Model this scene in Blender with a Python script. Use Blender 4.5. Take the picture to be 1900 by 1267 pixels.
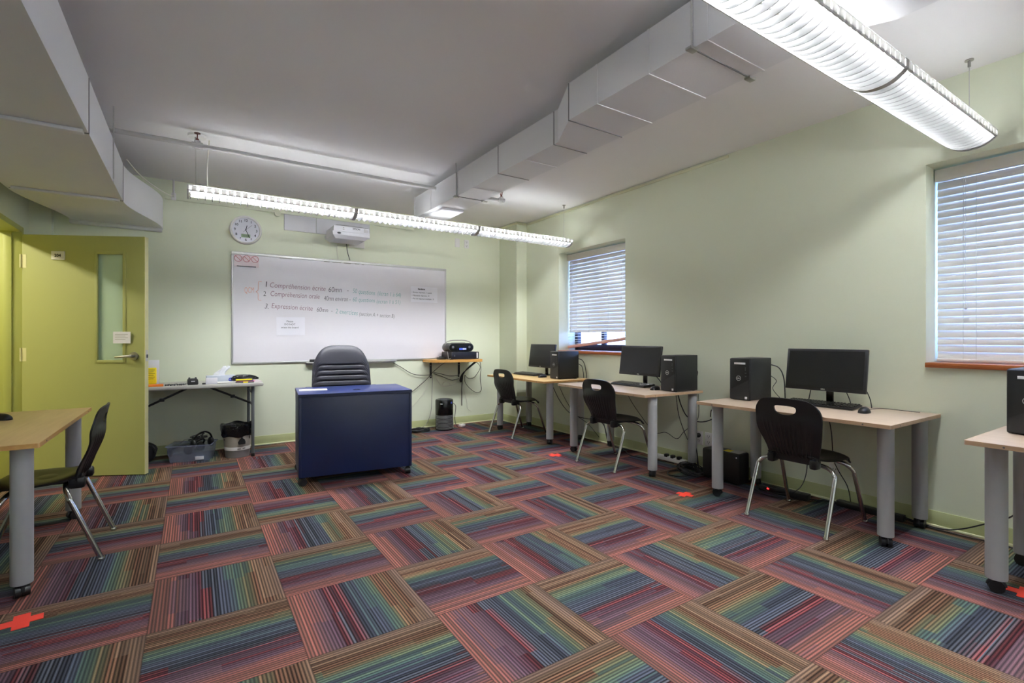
import bpy, bmesh, math, random
from math import sin, cos, pi, radians as R
from mathutils import Vector, Matrix
random.seed(7)
sc = bpy.context.scene
for o in list(bpy.data.objects):
    bpy.data.objects.remove(o)
COL = sc.collection

# ------------------------------------------------------------------ camera, sky, exposure
F_PX, YAW, H_CAM = 908.7, 0.5779, 1.155
cd = bpy.data.cameras.new('camera')
cam = bpy.data.objects.new('camera', cd); COL.objects.link(cam)
cam.location = (0, 0, H_CAM)
cam.rotation_euler = (pi / 2, 0, -YAW)
cd.sensor_fit = 'HORIZONTAL'; cd.sensor_width = 36.0
cd.lens = 36.0 * F_PX / 1900.0
cd.shift_y = -6.0 / 1900.0
cd.clip_start = 0.02; cd.clip_end = 200
sc.camera = cam
w = bpy.data.worlds.new('sky'); sc.world = w; w.use_nodes = True
SKY_STRENGTH = 6.5
wb = w.node_tree.nodes['Background']
wb.inputs[0].default_value = (0.34, 0.52, 1.0, 1); wb.inputs[1].default_value = SKY_STRENGTH
TUBE_STRENGTH = 96.0
CORRIDOR_STRENGTH = 26.0
vs = sc.view_settings
vs.view_transform = 'Standard'; vs.look = 'None'; vs.gamma = 1.0; vs.use_curve_mapping = False
vs.exposure = 1.64
sc.cycles.max_bounces = 10; sc.cycles.diffuse_bounces = 6; sc.cycles.transparent_max_bounces = 16
sc.cycles.sample_clamp_indirect = 6.0
sc.cycles.use_denoising = True
sc.cycles.caustics_reflective = False; sc.cycles.caustics_refractive = False

# ------------------------------------------------------------------ materials
def lin(c):
    return tuple(((x / 255.0) / 12.92 if x / 255.0 <= 0.04045 else ((x / 255.0 + 0.055) / 1.055) ** 2.4) for x in c) + (1.0,)

def mat(name, rgb, rough=0.55, metal=0.0, var=0.06, scale=30.0, bump=0.0, bscale=200.0, coat=0.0, spec=0.5, emit=None, strength=0.0):
    m = bpy.data.materials.new(name); m.use_nodes = True
    nt = m.node_tree; n = nt.nodes; b = n['Principled BSDF']
    b.inputs['Roughness'].default_value = rough; b.inputs['Metallic'].default_value = metal
    b.inputs['Coat Weight'].default_value = coat
    b.inputs['Specular IOR Level'].default_value = spec
    tc = n.new('ShaderNodeTexCoord')
    nz = n.new('ShaderNodeTexNoise'); nz.inputs['Scale'].default_value = scale; nz.inputs['Detail'].default_value = 3
    nt.links.new(tc.outputs['Object'], nz.inputs['Vector'])
    mx = n.new('ShaderNodeMix'); mx.data_type = 'RGBA'
    c = lin(rgb)
    mx.inputs[6].default_value = tuple(x * (1 - var) for x in c[:3]) + (1,)
    mx.inputs[7].default_value = tuple(min(1, x * (1 + var)) for x in c[:3]) + (1,)
    nt.links.new(nz.outputs['Fac'], mx.inputs[0]); nt.links.new(mx.outputs[2], b.inputs['Base Color'])
    if bump:
        n2 = n.new('ShaderNodeTexNoise'); n2.inputs['Scale'].default_value = bscale; n2.inputs['Detail'].default_value = 2
        nt.links.new(tc.outputs['Object'], n2.inputs['Vector'])
        bp = n.new('ShaderNodeBump'); bp.inputs['Strength'].default_value = bump; bp.inputs['Distance'].default_value = 0.01
        nt.links.new(n2.outputs['Fac'], bp.inputs['Height']); nt.links.new(bp.outputs['Normal'], b.inputs['Normal'])
    if emit:
        b.inputs['Emission Color'].default_value = lin(emit); b.inputs['Emission Strength'].default_value = strength
    return m

def wood(name, c1, c2, rough=0.4, axis=1, scale=6.0):
    m = bpy.data.materials.new(name); m.use_nodes = True
    nt = m.node_tree; n = nt.nodes; b = n['Principled BSDF']; b.inputs['Roughness'].default_value = rough
    tc = n.new('ShaderNodeTexCoord'); mp = n.new('ShaderNodeMapping')
    s = [scale * 6] * 3; s[axis] = scale * 0.5; mp.inputs['Scale'].default_value = s
    nz = n.new('ShaderNodeTexNoise'); nz.inputs['Scale'].default_value = 1.0; nz.inputs['Detail'].default_value = 5; nz.inputs['Distortion'].default_value = 0.4
    nt.links.new(tc.outputs['Object'], mp.inputs['Vector']); nt.links.new(mp.outputs['Vector'], nz.inputs['Vector'])
    rp = n.new('ShaderNodeValToRGB'); rp.color_ramp.elements[0].position = 0.3; rp.color_ramp.elements[1].position = 0.7
    rp.color_ramp.elements[0].color = lin(c1); rp.color_ramp.elements[1].color = lin(c2)
    nt.links.new(nz.outputs['Fac'], rp.inputs[0]); nt.links.new(rp.outputs[0], b.inputs['Base Color'])
    return m

def clear(name, tint=(255, 255, 255), gloss=0.12, rough=0.03):
    m = bpy.data.materials.new(name); m.use_nodes = True
    nt = m.node_tree; n = nt.nodes; n.remove(n['Principled BSDF'])
    out = n['Material Output']
    tr = n.new('ShaderNodeBsdfTransparent'); tr.inputs[0].default_value = lin(tint)
    gl = n.new('ShaderNodeBsdfGlossy'); gl.inputs['Roughness'].default_value = rough
    lw = n.new('ShaderNodeLayerWeight'); lw.inputs[0].default_value = 0.35
    mr = n.new('ShaderNodeMath'); mr.operation = 'MULTIPLY'; mr.inputs[1].default_value = gloss * 4
    mc = n.new('ShaderNodeMath'); mc.operation = 'ADD'; mc.inputs[1].default_value = gloss * 0.4; mc.use_clamp = True
    mx = n.new('ShaderNodeMixShader')
    nt.links.new(lw.outputs['Fresnel'], mr.inputs[0]); nt.links.new(mr.outputs[0], mc.inputs[0])
    nt.links.new(mc.outputs[0], mx.inputs[0]); nt.links.new(tr.outputs[0], mx.inputs[1]); nt.links.new(gl.outputs[0], mx.inputs[2])
    nt.links.new(mx.outputs[0], out.inputs[0])
    return m

def frosted(name, rgb, amount=0.5, rough=0.3, see=0.0):
    """white plastic that lets light through"""
    m = bpy.data.materials.new(name); m.use_nodes = True
    nt = m.node_tree; n = nt.nodes; b = n['Principled BSDF']; out = n['Material Output']
    b.inputs['Base Color'].default_value = lin(rgb); b.inputs['Roughness'].default_value = rough
    tl = n.new('ShaderNodeBsdfTranslucent'); tl.inputs[0].default_value = lin(rgb)
    mx = n.new('ShaderNodeMixShader'); mx.inputs[0].default_value = amount
    nt.links.new(b.outputs[0], mx.inputs[1]); nt.links.new(tl.outputs[0], mx.inputs[2])
    last = mx
    if see:
        tr = n.new('ShaderNodeBsdfTransparent'); m2 = n.new('ShaderNodeMixShader'); m2.inputs[0].default_value = see
        nt.links.new(mx.outputs[0], m2.inputs[1]); nt.links.new(tr.outputs[0], m2.inputs[2]); last = m2
    nt.links.new(last.outputs[0], out.inputs[0])
    return m

def carpet():
    m = bpy.data.materials.new('striped_carpet_tiles'); m.use_nodes = True
    nt = m.node_tree; n = nt.nodes; L = nt.links; b = n['Principled BSDF']
    b.inputs['Roughness'].default_value = 0.95; b.inputs['Specular IOR Level'].default_value = 0.1
    def mth(op, a, c=None, d=None):
        x = n.new('ShaderNodeMath'); x.operation = op
        for i, v in enumerate((a, c, d)):
            if v is None: continue
            if isinstance(v, (int, float)): x.inputs[i].default_value = v
            else: L.new(v, x.inputs[i])
        return x.outputs[0]
    def comb(a, c, d):
        x = n.new('ShaderNodeCombineXYZ')
        for i, v in enumerate((a, c, d)):
            if isinstance(v, (int, float)): x.inputs[i].default_value = v
            else: L.new(v, x.inputs[i])
        return x.outputs[0]
    def white(v):
        x = n.new('ShaderNodeTexWhiteNoise'); x.noise_dimensions = '3D'; L.new(v, x.inputs['Vector']); return x.outputs['Value']
    tc = n.new('ShaderNodeTexCoord'); sp = n.new('ShaderNodeSeparateXYZ'); L.new(tc.outputs['Object'], sp.inputs[0])
    a = mth('DIVIDE', mth('SUBTRACT', sp.outputs[0], 0.34925), 0.5)
    c = mth('DIVIDE', mth('SUBTRACT', sp.outputs[1], 2.37785), 0.5)
    i = mth('FLOOR', a); j = mth('FLOOR', c); fa = mth('SUBTRACT', a, i); fb = mth('SUBTRACT', c, j)
    par = mth('FLOORED_MODULO', mth('ADD', i, j), 2.0)
    def mixv(f, x, y):
        return mth('ADD', mth('MULTIPLY', f, y), mth('MULTIPLY', mth('SUBTRACT', 1.0, f), x))
    t0 = mixv(par, fb, fa); s = mixv(par, fa, fb)
    flip = mth('MULTIPLY', mth('COMPARE', i, 0.0, 0.1), mth('COMPARE', j, 2.0, 0.1))
    t = mixv(flip, t0, mth('SUBTRACT', 1.0, t0))
    LINES = 40.0
    k = mth('FLOOR', mth('MULTIPLY', t, LINES)); p = mth('FRACT', mth('MULTIPLY', t, LINES))
    r1 = white(comb(k, i, j))
    blk = mth('FLOOR', mth('MULTIPLY', t, 11.0))
    r2 = white(comb(blk, mth('ADD', i, 51.3), j))
    seg = mth('FLOOR', mth('ADD', mth('MULTIPLY', s, 1.5), mth('MULTIPLY', r2, 7.0)))
    r3 = white(comb(mth('ADD', blk, mth('MULTIPLY', seg, 17.0)), i, mth('ADD', j, 9.7)))
    tt = mth('ADD', t, mth('ADD', mth('MULTIPLY', mth('SUBTRACT', r3, 0.5), 0.13), mth('MULTIPLY', mth('SUBTRACT', r1, 0.5), 0.06)))
    def ramp(stops):
        x = n.new('ShaderNodeValToRGB'); cr = x.color_ramp
        while len(cr.elements) > 1: cr.elements.remove(cr.elements[-1])
        cr.elements[0].position = stops[0][0]; cr.elements[0].color = lin(stops[0][1])
        for q, cc in stops[1:]:
            e = cr.elements.new(q); e.color = lin(cc)
        L.new(tt, x.inputs[0]); return x.outputs[0]
    base = ramp([(0, (88, 70, 62)), (.12, (86, 66, 62)), (.22, (76, 62, 72)), (.31, (50, 22, 32)), (.38, (16, 16, 22)), (.50, (22, 24, 34)),
                 (.58, (56, 60, 75)), (.66, (62, 78, 76)), (.73, (78, 78, 60)), (.79, (46, 32, 22)), (.86, (38, 28, 22)), (.92, (90, 70, 55)), (1, (94, 74, 63))])
    brt = ramp([(0, (222, 106, 76)), (.11, (222, 102, 76)), (.18, (164, 108, 120)), (.28, (146, 104, 130)), (.33, (150, 36, 52)), (.37, (205, 62, 66)), (.42, (128, 134, 150)),
                (.55, (112, 120, 148)), (.62, (106, 148, 136)), (.70, (150, 168, 116)), (.76, (205, 150, 92)), (.83, (176, 108, 66)), (.90, (196, 146, 100)), (1, (172, 132, 108))])
    tri = mth('SUBTRACT', 1.0, mth('ABSOLUTE', mth('SUBTRACT', mth('MULTIPLY', p, 2.0), 1.0)))
    prof = mth('MULTIPLY', mth('POWER', tri, 1.15), mth('ADD', 0.30, mth('MULTIPLY', r1, 0.85)))
    mx = n.new('ShaderNodeMix'); mx.data_type = 'RGBA'
    L.new(prof, mx.inputs[0]); L.new(base, mx.inputs[6]); L.new(brt, mx.inputs[7])
    nz = n.new('ShaderNodeTexNoise'); nz.inputs['Scale'].default_value = 330; nz.inputs['Detail'].default_value = 2; L.new(tc.outputs['Object'], nz.inputs['Vector'])
    hv = mth('ADD', 0.35, mth('MULTIPLY', nz.outputs['Fac'], 1.3))
    # thin seam between tiles
    e1 = mth('MINIMUM', mth('MINIMUM', fa, mth('SUBTRACT', 1.0, fa)), mth('MINIMUM', fb, mth('SUBTRACT', 1.0, fb)))
    seam = mth('ADD', 0.72, mth('MULTIPLY', mth('MINIMUM', mth('MULTIPLY', e1, 90.0), 1.0), 0.28))
    hv = mth('MULTIPLY', hv, seam)
    m2 = n.new('ShaderNodeMix'); m2.data_type = 'RGBA'; m2.blend_type = 'MULTIPLY'; m2.inputs[0].default_value = 1.0
    cg = n.new('ShaderNodeCombineColor')
    for q in range(3): L.new(hv, cg.inputs[q])
    L.new(mx.outputs[2], m2.inputs[6]); L.new(cg.outputs[0], m2.inputs[7])
    hs = n.new('ShaderNodeHueSaturation'); hs.inputs['Saturation'].default_value = 0.80; hs.inputs['Value'].default_value = 0.61
    L.new(m2.outputs[2], hs.inputs['Color']); L.new(hs.outputs[0], b.inputs['Base Color'])
    bp = n.new('ShaderNodeBump'); bp.inputs['Strength'].default_value = 0.35; bp.inputs['Distance'].default_value = 0.004
    L.new(mth('ADD', tri, nz.outputs['Fac']), bp.inputs['Height']); L.new(bp.outputs['Normal'], b.inputs['Normal'])
    return m

M = dict(
    wall=mat('pale_green_wall_paint', (225, 230, 207), 0.75, var=0.015, scale=3, bump=0.05, bscale=350),
    base=mat('green_vinyl_base', (190, 197, 146), 0.5, var=0.05, scale=12),
    baselip=mat('pale_base_bead', (222, 224, 186), 0.5),
    ceil=mat('white_ceiling_paint', (236, 235, 237), 0.9, var=0.015, scale=2),
    duct=mat('painted_duct_metal', (226, 226, 229), 0.6, var=0.02, scale=4, bump=0.03, bscale=60),
    seam=mat('duct_joint_grey', (128, 128, 130), 0.7),  # plain grey for the strips at the duct joints
    pipe=mat('painted_pipe', (206, 204, 204), 0.5),
    brass=mat('red_bronze_sprinkler', (110, 52, 44), 0.35, 0.8),
    lime=mat('lime_door_paint', (170, 173, 108), 0.5, var=0.02, scale=5),
    limeedge=mat('pale_door_edge', (214, 210, 158), 0.5),
    limeframe=mat('lime_frame_paint', (184, 188, 104), 0.45, var=0.02),
    steel=mat('brushed_steel', (176, 174, 170), 0.3, 0.9),
    chrome=mat('chrome', (206, 204, 202), 0.12, 1.0, var=0.02),
    greyleg=mat('silver_painted_leg', (164, 165, 166), 0.45, 0.0, var=0.05, scale=18),
    beige=wood('beige_laminate', (176, 156, 138), (186, 166, 147), 0.4),
    maple=wood('maple_laminate', (206, 172, 118), (216, 183, 130), 0.38),
    mapleedge=wood('maple_edge', (192, 146, 84), (206, 160, 98), 0.45),
    beigeedge=wood('beige_edge', (170, 140, 110), (184, 154, 124), 0.45),
    tray=mat('grey_plastic_table', (186, 184, 178), 0.5, var=0.05),
    fleg=mat('grey_folding_leg', (112, 116, 120), 0.4, 0.4),
    fdark=mat('dark_folding_brace', (46, 48, 50), 0.45, 0.3),
    black=mat('black_plastic', (22, 22, 24), 0.42, var=0.1),
    blackgl=mat('gloss_black_plastic', (14, 14, 16), 0.22, var=0.1),
    shell=mat('black_polypropylene', (14, 15, 18), 0.36, var=0.15, bump=0.03, bscale=500),
    screen=mat('dark_screen', (26, 26, 28), 0.28, var=0.03),
    bezel=mat('monitor_bezel', (36, 36, 39), 0.4),
    case=mat('black_case_metal', (30, 31, 33), 0.45, var=0.05),
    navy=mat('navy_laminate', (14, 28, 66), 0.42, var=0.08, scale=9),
    navytop=mat('navy_top_sheen', (44, 60, 122), 0.32, var=0.05),  # lighter blue than the panels: sheen on the top put into the colour
    vinyl=mat('charcoal_leatherette', (58, 58, 68), 0.42, var=0.08, bump=0.08, bscale=260),
    board=mat('whiteboard_enamel', (227, 223, 229), 0.16, var=0.01),
    alu=mat('aluminium_trim', (200, 200, 198), 0.35, 0.6),
    paper=mat('white_paper', (232, 230, 238), 0.8, var=0.01),
    pinkpaper=mat('pinkish_paper', (234, 218, 222), 0.8, var=0.03),
    white=mat('white_plastic', (228, 226, 224), 0.4, var=0.02),
    projw=mat('projector_white', (214, 214, 220), 0.4, var=0.02),
    grey=mat('grey_plastic', (150, 146, 140), 0.5),
    dgrey=mat('dark_grey_plastic', (76, 78, 82), 0.5),
    yellow=mat('yellow_card', (246, 226, 30), 0.6, var=0.02),
    orange=mat('orange_plastic', (240, 130, 36), 0.5),
    red=mat('red_tape', (238, 62, 44), 0.6, var=0.04),
    sill=wood('red_brown_wood_sill', (146, 80, 40), (176, 102, 56), 0.35),
    rail=wood('pinkish_wood_rail', (226, 182, 166), (236, 194, 178), 0.5),
    shelfw=wood('pine_shelf', (206, 152, 78), (222, 170, 96), 0.4, axis=0),
    bronze=mat('dark_bronze_window_frame', (34, 32, 42), 0.4, 0.3),
    glass=clear('window_glass', (240, 246, 255), 0.10),
    doorglass=frosted('door_vision_glass', (205, 226, 208), 0.3, 0.12),
    slat=frosted('white_wood_slat', (240, 235, 228), 0.06, 0.45),
    louver=frosted('clear_acrylic_louver', (108, 108, 108), 0.5, 0.25),
    ldim=frosted('added_uplight_sheet', (240, 240, 240), 0.62, 0.4),
    lrail=frosted('ribbed_white_acrylic', (196, 195, 192), 0.45, 0.3),
    tubbox=frosted('milky_clear_plastic', (176, 186, 210), 0.4, 0.25, see=0.62),
    bag=mat('shiny_black_bag', (16, 16, 20), 0.18, var=0.2, bump=0.5, bscale=45),
    fabric=mat('black_fabric', (20, 20, 23), 0.9, bump=0.2),
    binw=mat('warm_grey_bin', (176, 170, 160), 0.5),
    bing=mat('grey_bin_base', (136, 136, 138), 0.5),
    lcd=mat('green_lcd', (132, 156, 122), 0.3),
    clockface=mat('silver_clock_face', (196, 196, 206), 0.35, 0.2),
    ink=mat('black_marker_ink', (36, 38, 46), 0.7),
    maroon=mat('maroon_marker_ink', (126, 74, 98), 0.7),
    teal=mat('teal_marker_ink', (100, 164, 160), 0.7),
    coral=mat('coral_marker_ink', (224, 160, 140), 0.7),
    redink=mat('red_sign_ink', (176, 64, 76), 0.7),
    blueink=mat('blue_print', (70, 86, 190), 0.5),
    label=mat('white_sticker', (225, 225, 228), 0.5),
    glow=mat('red_switch', (220, 30, 30), 0.4, emit=(255, 40, 40), strength=1.5),
    tissue=mat('white_tissue', (236, 238, 242), 0.85),
    pink=mat('pink_folder', (226, 120, 150), 0.6),
    purple=mat('purple_folder', (90, 60, 170), 0.6),
    cord=mat('black_cord', (20, 20, 22), 0.5),
    greycord=mat('grey_cord', (150, 148, 140), 0.5),
    whitecord=mat('white_cord', (222, 220, 206), 0.5),
    tube=mat('fluorescent_tube', (255, 255, 255), 0.4, emit=(246, 249, 252), strength=TUBE_STRENGTH),
    panel=mat('corridor_light_panel', (255, 255, 255), 0.4, emit=(255, 248, 225), strength=CORRIDOR_STRENGTH),
    carpet=carpet(),
    green=mat('green_print', (60, 140, 110), 0.6),
)

# ------------------------------------------------------------------ mesh helpers
class MB:
    def __init__(s): s.bm = bmesh.new()
    def _xf(s, vs, mx):
        if mx is not None:
            for v in vs: v.co = mx @ v.co
    def box(s, c, d, bevel=0.0, mx=None, seg=2):
        r = bmesh.ops.create_cube(s.bm, size=1.0); vs = r['verts']
        for v in vs: v.co = Vector((v.co.x * d[0] + c[0], v.co.y * d[1] + c[1], v.co.z * d[2] + c[2]))
        if bevel:
            es = list({e for v in vs for e in v.link_edges})
            rr = bmesh.ops.bevel(s.bm, geom=es, offset=min(bevel, min(d) * 0.49), segments=seg, affect='EDGES', profile=0.5)
            vs = list({v for f in rr['faces'] for v in f.verts} | {v for v in vs if v.is_valid})
        s._xf(vs, mx); return s
    def span(s, a, b, bevel=0.0, mx=None):
        return s.box([(a[i] + b[i]) / 2 for i in range(3)], [abs(b[i] - a[i]) for i in range(3)], bevel, mx)
    def ring_loop(s, rings, closed_ends=True, mx=None):
        vv = [[s.bm.verts.new(p) for p in r] for r in rings]
        n = len(vv[0])
        for a, b in zip(vv, vv[1:]):
            for k in range(n):
                s.bm.faces.new((a[k], a[(k + 1) % n], b[(k + 1) % n], b[k]))
        if closed_ends:
            s.bm.faces.new(list(reversed(vv[0]))); s.bm.faces.new(vv[-1])
        s._xf([v for r in vv for v in r], mx); return s
    def tube(s, pts, r, seg=8, smooth=0, mx=None, caps=True):
        P = [Vector(p) for p in pts]
        if smooth and len(P) > 2:
            out = []
            for i in range(len(P) - 1):
                p0 = P[max(i - 1, 0)]; p1 = P[i]; p2 = P[i + 1]; p3 = P[min(i + 2, len(P) - 1)]
                for k in range(smooth):
                    t = k / smooth
                    out.append(0.5 * ((2 * p1) + (p2 - p0) * t + (2 * p0 - 5 * p1 + 4 * p2 - p3) * t * t + (3 * p1 - p0 - 3 * p2 + p3) * t ** 3))
            out.append(P[-1]); P = out
        rad = r if isinstance(r, (list, tuple)) else [r] * len(P)
        if len(rad) != len(P): rad = [rad[0] + (rad[-1] - rad[0]) * i / (len(P) - 1) for i in range(len(P))]
        rings = []; up = None
        for i, p in enumerate(P):
            d = (P[min(i + 1, len(P) - 1)] - P[max(i - 1, 0)])
            if d.length < 1e-9: d = Vector((0, 0, 1))
            d.normalize()
            if up is None:
                up = Vector((0, 0, 1)) if abs(d.z) < 0.9 else Vector((1, 0, 0))
            u = (up - d * up.dot(d)); u.normalize(); v = d.cross(u); up = u
            rings.append([p + (u * cos(2 * pi * k / seg) + v * sin(2 * pi * k / seg)) * rad[i] for k in range(seg)])
        return s.ring_loop(rings, caps, mx)
    def cyl(s, a, b, r, r2=None, seg=20, mx=None):
        return s.tube([a, b], [r, r if r2 is None else r2], seg, 0, mx)
    def lathe(s, prof, c=(0, 0, 0), seg=28, mx=None, cap0=True, cap1=True):
        rings = [[(c[0] + r * cos(2 * pi * k / seg), c[1] + r * sin(2 * pi * k / seg), c[2] + z) for k in range(seg)] for r, z in prof]
        vv = [[s.bm.verts.new(p) for p in r] for r in rings]
        for a, b in zip(vv, vv[1:]):
            for k in range(seg): s.bm.faces.new((a[k], a[(k + 1) % seg], b[(k + 1) % seg], b[k]))
        if cap0: s.bm.faces.new(list(reversed(vv[0])))
        if cap1: s.bm.faces.new(vv[-1])
        s._xf([v for r in vv for v in r], mx); return s
    def prism(s, poly, z0, z1, mx=None, bevel=0.0):
        a = [s.bm.verts.new((x, y, z0)) for x, y in poly]; b = [s.bm.verts.new((x, y, z1)) for x, y in poly]
        n = len(poly); fs = [s.bm.faces.new(list(reversed(a))), s.bm.faces.new(b)]
        for k in range(n): s.bm.faces.new((a[k], a[(k + 1) % n], b[(k + 1) % n], b[k]))
        vs = a + b
        if bevel:
            es = list({e for f in fs for e in f.edges})
            rr = bmesh.ops.bevel(s.bm, geom=es, offset=bevel, segments=2, affect='EDGES', profile=0.5)
            vs = list({v for v in vs if v.is_valid} | {v for f in rr['faces'] for v in f.verts})
            # all verts linked to this island
        s._xf(vs, mx); return s
    def ell(s, c, d, seg=16, rings=10, mx=None):
        r = bmesh.ops.create_uvsphere(s.bm, u_segments=seg, v_segments=rings, radius=1.0)
        for v in r['verts']: v.co = Vector((v.co.x * d[0] + c[0], v.co.y * d[1] + c[1], v.co.z * d[2] + c[2]))
        s._xf(r['verts'], mx); return s
    def quad(s, pts):
        s.bm.faces.new([s.bm.verts.new(p) for p in pts]); return s
    def mesh(s, name, m, ang=35):
        bmesh.ops.recalc_face_normals(s.bm, faces=s.bm.faces)
        me = bpy.data.meshes.new(name); s.bm.to_mesh(me); s.bm.free()
        me.materials.append(m)
        for p in me.polygons: p.use_smooth = True
        me.set_sharp_from_angle(angle=R(ang))
        return me
    def build(s, name, m, parent=None, loc=(0, 0, 0), rot=(0, 0, 0), ang=35):
        o = bpy.data.objects.new(name, s.mesh(name, m, ang)); COL.objects.link(o)
        o.location = loc; o.rotation_euler = rot
        if parent: o.parent = parent
        return o

def tag(o, label, cat, group=None, kind=None):
    if label: o['label'] = label
    if cat: o['category'] = cat
    if group: o['group'] = group
    if kind: o['kind'] = kind
    return o
def thing(name, label, cat, loc=(0, 0, 0), rz=0.0, group=None):
    o = bpy.data.objects.new(name, None); COL.objects.link(o); o.empty_display_size = 0.1
    o.location = loc; o.rotation_euler = (0, 0, rz)
    return tag(o, label, cat, group)
def dup(root, label, loc, rz=0.0):
    def cp(o, par):
        c = o.copy(); COL.objects.link(c)
        if par: c.parent = par
        for ch in [x for x in bpy.data.objects if x.parent == o]:
            cp(ch, c)
        return c
    r = cp(root, None); r.location = loc; r.rotation_euler = (0, 0, rz); r['label'] = label
    return r
def structure(o):
    o['kind'] = 'structure'; return o
def rotz(a): return Matrix.Rotation(a, 4, 'Z')
def rotx(a): return Matrix.Rotation(a, 4, 'X')
def roty(a): return Matrix.Rotation(a, 4, 'Y')
def T(x, y, z): return Matrix.Translation((x, y, z))

def text(body, size, m, name, parent=None, loc=(0, 0, 0), rot=(pi / 2, 0, 0), align='LEFT', shear=0.0, thick=0.0, spacing=1.0, sx=1.0, ex=0.0002):
    cu = bpy.data.curves.new('lettering', 'FONT'); cu.body = body; cu.size = size; cu.align_x = align
    cu.shear = shear; cu.offset = thick; cu.space_character = spacing; cu.extrude = ex; cu.resolution_u = 3
    tmp = bpy.data.objects.new('lettering', cu); COL.objects.link(tmp)
    bpy.context.view_layer.update()
    me = bpy.data.meshes.new_from_object(tmp.evaluated_get(bpy.context.evaluated_depsgraph_get()))
    bpy.data.objects.remove(tmp)
    me.materials.clear(); me.materials.append(m)
    o = bpy.data.objects.new(name, me); COL.objects.link(o)
    o.location = loc; o.rotation_euler = rot; o.scale = (sx, 1, 1)
    if parent: o.parent = parent
    return o

# ------------------------------------------------------------------ room shell
XR, YB, XL, ZC, YF = 3.82, 5.93, -1.19, 2.725, -3.2
WT = 0.36            # right wall thickness at the windows
W1 = (0.03, 1.145, 1.005, 2.232); W2 = (3.673, 4.789, 1.005, 2.21)
W_ADDED = (-2.5, -1.384, 1.005, 2.21)  # unseen window behind the camera, added to let in bluish daylight
structure(MB().span((XL - 0.13, YF, -0.06), (XR + 0.0, YB, 0)).build('floor', M['carpet']))
structure(MB().span((-3.4, 2.5, -0.06), (XL - 0.13, 7.4, 0)).build('floor_corridor', mat('corridor_floor', (150, 140, 120), 0.4)))
structure(MB().span((XL - 0.13, YF - 0.1, ZC), (XR + WT, YB + 0.12, ZC + 0.1)).build('ceiling', M['ceil']))
structure(MB().span((-3.4, 2.5, 2.5), (XL - 0.14, 7.4, 2.6)).build('ceiling_corridor', M['ceil']))
structure(MB().span((XL - 0.13, YB, 0), (XR + WT, YB + 0.12, ZC)).build('wall_back', M['wall']))
structure(MB().span((XL - 0.13, YF - 0.1, 0), (XR + WT, YF, ZC)).build('wall_front', M['wall']))
b = MB()
ys = sorted([YF, W_ADDED[0], W_ADDED[1], W1[0], W1[1], W2[0], W2[1], YB])
for y0, y1 in zip(ys, ys[1:]):
    hole = W1 if (y0, y1) == W1[:2] else W2 if (y0, y1) == W2[:2] else W_ADDED if (y0, y1) == W_ADDED[:2] else None
    if hole:
        b.span((XR, y0, 0), (XR + WT, y1, hole[2] - 0.03)); b.span((XR, y0, hole[3]), (XR + WT, y1, ZC))
    else:
        b.span((XR, y0, 0), (XR + WT, y1, ZC))
structure(b.build('wall_right', M['wall']))
D0, D1, DH = 4.66, 5.60, 2.03
b = MB(); b.span((XL - 0.13, YF, 0), (XL, D0 - 0.02, ZC)); b.span((XL - 0.13, D1 + 0.02, 0), (XL, YB, ZC)); b.span((XL - 0.13, D0 - 0.02, DH + 0.02), (XL, D1 + 0.02, ZC))
structure(b.build('wall_left', M['wall']))
structure(MB().span((3.655, 5.49, 0), (XR, YB, ZC)).build('wall_right_column', M['wall']))
structure(MB().span((XL, 5.845, 0), (-1.045, YB, ZC)).build('wall_left_column', M['wall']))
cw = mat('corridor_wall_yellow', (226, 222, 130), 0.7, var=0.02)
structure(MB().span((-3.5, 2.5, 0), (-3.4, 7.4, 2.6)).build('wall_corridor', cw))
structure(MB().span((-3.4, 7.3, 0), (XL - 0.14, 7.4, 2.6)).build('wall_corridor_far', cw))
structure(MB().span((-3.4, 2.4, 0), (XL - 0.14, 2.5, 2.6)).build('wall_corridor_near', cw))
structure(MB().span((XL - 0.15, 5.95, 0), (XL - 0.131, 7.3, 2.6)).build('wall_corridor_side', cw))
# door frame
b = MB(); jx0, jx1 = XL - 0.15, XL + 0.012
b.span((jx0, D1 - 0.0, 0), (jx1, D1 + 0.045, DH + 0.045), 0.004); b.span((jx0, D0 - 0.045, 0), (jx1, D0, DH + 0.045), 0.004)
b.span((jx0, D0, DH), (jx1, D1, DH + 0.045), 0.004)
b.span((XL - 0.10, D1 - 0.014, 0), (XL - 0.05, D1, DH), 0.002); b.span((XL - 0.10, D0, 0), (XL - 0.05, D0 + 0.014, DH), 0.002)
structure(b.build('trim_1', M['limeframe']))
# baseboards: body plus a pale bead along the floor
def skirting(name, segs):
    b = MB(); c = MB()
    for a, d, nx, ny in segs:
        t = 0.009
        b.span((min(a[0], a[0] + nx * t, d[0], d[0] + nx * t), min(a[1], a[1] + ny * t, d[1], d[1] + ny * t), 0.0),
               (max(a[0], a[0] + nx * t, d[0], d[0] + nx * t), max(a[1], a[1] + ny * t, d[1], d[1] + ny * t), 0.098), 0.003)
        t = 0.02
        c.span((min(a[0], a[0] + nx * t, d[0], d[0] + nx * t), min(a[1], a[1] + ny * t, d[1], d[1] + ny * t), 0.0),
               (max(a[0], a[0] + nx * t, d[0], d[0] + nx * t), max(a[1], a[1] + ny * t, d[1], d[1] + ny * t), 0.014), 0.004)
    o = structure(b.build(name, M['base'])); e = c.build('bead', M['baselip'], o); return o
skirting('baseboard_back', [((-1.045, YB), (3.655, YB), 0, -1)])
skirting('baseboard_right', [((XR, YF), (XR, 5.49), -1, 0), ((3.655, 5.49), (XR - 0.02, 5.49), 0, -1), ((3.655, 5.49), (3.655, YB - 0.02), -1, 0)])
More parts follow.
